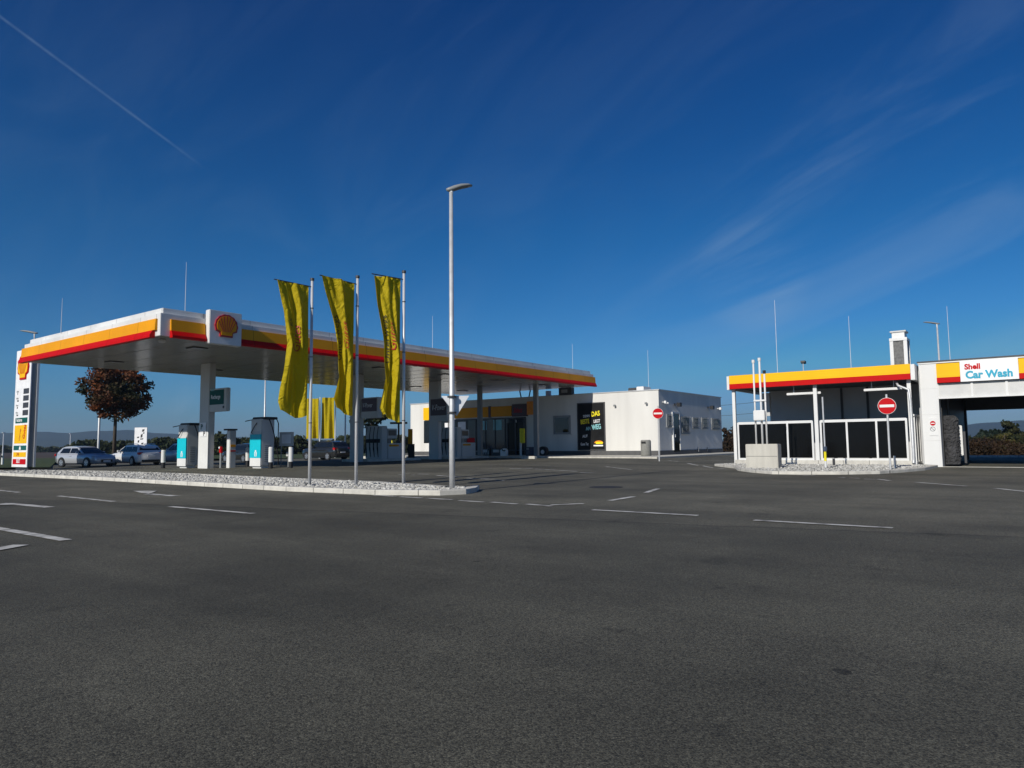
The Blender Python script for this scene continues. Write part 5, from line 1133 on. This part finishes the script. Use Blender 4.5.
# hills
hl = MB(); vs = []; n = 240
for i in range(n+1):
    az = YAW+R(70)-R(140)*i/n; D = 2600
    e = (8+44*S((az-YAW-R(8))/R(20))*(1-.35*S((az-YAW-R(36))/R(14))) + 42*S((YAW-az-R(26))/R(9)))*(1+.10*math.sin(az*23)+.06*math.sin(az*61+1)+.03*math.sin(az*140))
    c, s_ = math.cos(az), math.sin(az)
    for dd, k in ((-500, 0), (-250, .45), (0, 1.), (250, .55), (600, 0)): vs.append(((D+dd)*c, (D+dd)*s_, -.5+e*k))
hl.add(vs, [(i*5+k, i*5+k+1, (i+1)*5+k+1, (i+1)*5+k) for i in range(n) for k in range(4)]); struct(hl, 'hills', M['hill'], smooth=True)
# overhead lines far behind
pw = MB()
for z in (9.0, 7.0):
    a = atD(560, 430, 150); b = atD(800, 430, 140); pts = []
    for i in range(13): k = i/12; p = a.lerp(b, k); pts.append((p.x, p.y, z-1.2*math.sin(math.pi*k)))
    pw.tube(pts, .035, 5)
tag(pw.build('power_line', M['dark']), 'thin dark overhead wires crossing the sky behind the shop', 'power line')
# haze
hz = MB().box((-3600, -3600, -2), (3600, 3600, 100)).build('haze', M['white']); hz.data.materials.clear(); tag(hz, kind='stuff')
hm = bpy.data.materials.new('haze'); hm.use_nodes = True; hm.node_tree.nodes.clear()
vo = hm.node_tree.nodes.new('ShaderNodeVolumePrincipled'); vo.inputs['Color'].default_value = (.55, .76, 1., 1); vo.inputs['Density'].default_value = .00019; vo.inputs['Anisotropy'].default_value = .2
mo = hm.node_tree.nodes.new('ShaderNodeOutputMaterial'); hm.node_tree.links.new(vo.outputs[0], mo.inputs['Volume']); hz.data.materials.append(hm)

# ------------------------------------------------------------------ light and sky
EL, AZ = R(29), R(2.2)
sd = Vector((math.cos(EL)*math.cos(AZ), math.cos(EL)*math.sin(AZ), -math.sin(EL)))
sl = bpy.data.lights.new('sun', 'SUN'); sl.energy = 5.0; sl.angle = R(.53); sl.color = (1, .95, .87)
so = bpy.data.objects.new('sun', sl); col.objects.link(so); so.rotation_euler = sd.to_track_quat('-Z', 'Y').to_euler(); so.location = (0, 0, 60)
wd = bpy.data.worlds.new('World'); scene.world = wd; wd.use_nodes = True
nt = wd.node_tree; N = nt.nodes; Lk = nt.links; bg = N['Background']; bg.inputs['Strength'].default_value = .05
sky = N.new('ShaderNodeTexSky'); sky.sky_type = 'NISHITA'; sky.sun_disc = False; sky.sun_elevation = EL
sun_dir = -sd; sky.sun_rotation = math.atan2(sun_dir.x, sun_dir.y); sky.altitude = 250; sky.air_density = 1.0; sky.dust_density = .15; sky.ozone_density = 3.
hs = N.new('ShaderNodeHueSaturation'); hs.inputs['Saturation'].default_value = 1.30; hs.inputs['Value'].default_value = .8; Lk.new(sky.outputs[0], hs.inputs['Color'])
tc = N.new('ShaderNodeTexCoord'); D = tc.outputs['Generated']
def vmath(op, a, b=None):
    n = N.new('ShaderNodeVectorMath'); n.operation = op
    for i, q in enumerate((a, b)):
        if q is None: continue
        if hasattr(q, 'is_linked'): Lk.new(q, n.inputs[i])
        else: n.inputs[i].default_value = q
    return n
def mmath(op, a, b=None):
    n = N.new('ShaderNodeMath'); n.operation = op
    for i, q in enumerate((a, b)):
        if q is None: continue
        if hasattr(q, 'is_linked'): Lk.new(q, n.inputs[i])
        else: n.inputs[i].default_value = q
    return n.outputs[0]
def mrange(v, a, b, c, d):
    n = N.new('ShaderNodeMapRange'); n.interpolation_type = 'SMOOTHSTEP'; Lk.new(v, n.inputs['Value'])
    for nm, q in zip(('From Min', 'From Max', 'To Min', 'To Max'), (a, b, c, d)): n.inputs[nm].default_value = q
    return n.outputs[0]
# thin cirrus: stretched noise, strongest to the right of the view
def blob(px, py, r_in, r_out):
    c = ray(px, py).normalized(); dp = vmath('DOT_PRODUCT', D, c).outputs['Value']; return mrange(dp, math.cos(r_out), math.cos(r_in), 0., 1.)
mp = N.new('ShaderNodeMapping'); mp.vector_type = 'TEXTURE'; ax1 = ray(1024, 230).normalized(); ax0 = ray(700, 390).normalized(); dirv = (ax1-ax0).normalized()
rotq = dirv.to_track_quat('X', 'Z').to_euler(); mp.inputs['Rotation'].default_value = rotq; mp.inputs['Scale'].default_value = (5.5, 1., 1.)
Lk.new(D, mp.inputs['Vector'])
no = N.new('ShaderNodeTexNoise'); no.inputs['Scale'].default_value = 8.; no.inputs['Detail'].default_value = 10; no.inputs['Roughness'].default_value = .60; no.inputs['Distortion'].default_value = .9; Lk.new(mp.outputs[0], no.inputs['Vector'])
ci_ = mrange(no.outputs['Fac'], .40, .78, 0., 1.)
wisps = mmath('MULTIPLY', ci_, mmath('ADD', mmath('MULTIPLY', blob(950, 310, .02, .45), .14), mmath('MULTIPLY', blob(752, 275, .01, .085), .26)))
wisps = mmath('ADD', wisps, mmath('MULTIPLY', blob(170, 395, .005, .035), mmath('MULTIPLY', ci_, .5)))
wisps = mmath('ADD', wisps, mmath('MULTIPLY', ci_, .035))
# contrail: a thin arc on the sky
def trail(pa, pb, w, amt):
    A = ray(*pa).normalized(); B = ray(*pb).normalized(); n = A.cross(B).normalized(); mid = (A+B).normalized(); tang = n.cross(mid)
    dist = mmath('ABSOLUTE', vmath('DOT_PRODUCT', D, n).outputs['Value']); s = vmath('DOT_PRODUCT', D, tang).outputs['Value']; ha = A.dot(tang); hb_ = B.dot(tang)
    front = mrange(vmath('DOT_PRODUCT', D, mid).outputs['Value'], 0., .1, 0., 1.)
    lo, hi = min(ha, hb_), max(ha, hb_)
    a = mmath('MULTIPLY', mrange(dist, 0., w, 1., 0.), front)
    a = mmath('MULTIPLY', a, mmath('MULTIPLY', mrange(s, lo, lo+.05, 0., 1.), mrange(s, hi-.10, hi, 1., 0.))) if hb_ > ha else mmath('MULTIPLY', a, mmath('MULTIPLY', mrange(s, lo, lo+.10, 0., 1.), mrange(s, hi-.05, hi, 1., 0.)))
    n2 = N.new('ShaderNodeTexNoise'); n2.inputs['Scale'].default_value = 60; Lk.new(D, n2.inputs['Vector'])
    return mmath('MULTIPLY', mmath('MULTIPLY', a, mrange(n2.outputs['Fac'], .25, .75, .55, 1.)), amt)
wisps = mmath('ADD', wisps, trail((-60, -28), (218, 178), .0026, .13))
wisps = mmath('ADD', wisps, trail((308, 244), (334, 268), .002, .05))
# deep, dry autumn sky: less red, more blue, duller towards the horizon
sz = N.new('ShaderNodeSeparateXYZ'); Lk.new(D, sz.inputs[0])
rp_ = N.new('ShaderNodeValToRGB'); e = rp_.color_ramp.elements; e[0].position = 0.; e[0].color = (.40, .60, .98, 1); e[1].position = .55; e[1].color = (.15, .68, 1.0, 1)
k_ = e.new(.10); k_.color = (.46, .95, 1.20, 1); k_ = e.new(.28); k_.color = (.27, .90, 1.10, 1)
Lk.new(sz.outputs[2], rp_.inputs[0])
tint = vmath('MULTIPLY', hs.outputs[0], rp_.outputs[0]); tint = vmath('MULTIPLY', tint.outputs[0], (1.5, 1.5, 1.72)); tint = vmath('MINIMUM', tint.outputs[0], (4.4, 8.0, 13.5))
mx = N.new('ShaderNodeMix'); mx.data_type = 'RGBA'; Lk.new(wisps, mx.inputs['Factor']); Lk.new(tint.outputs[0], mx.inputs['A']); mx.inputs['B'].default_value = (7.6, 10.4, 13.6, 1)
Lk.new(mx.outputs['Result'], bg.inputs['Color'])

# ------------------------------------------------------------------ camera
cam = bpy.data.cameras.new('camera'); co = bpy.data.objects.new('camera', cam); col.objects.link(co); scene.camera = co
cam.sensor_width = 36; cam.lens = F/1024*36; cam.clip_start = .05; cam.clip_end = 20000
co.matrix_world = Matrix(((RT.x, UP.x, -fw.x, CAM.x), (RT.y, UP.y, -fw.y, CAM.y), (RT.z, UP.z, -fw.z, CAM.z), (0, 0, 0, 1)))
vs_ = scene.view_settings; vs_.view_transform = 'Standard'; vs_.look = 'None'; vs_.exposure = -.2; vs_.gamma = 1.; vs_.use_curve_mapping = False
scene.render.engine = 'CYCLES'; scene.cycles.use_denoising = True; scene.cycles.max_bounces = 8; scene.cycles.volume_bounces = 0
scene.cycles.use_adaptive_sampling = True; scene.cycles.sample_clamp_indirect = 6
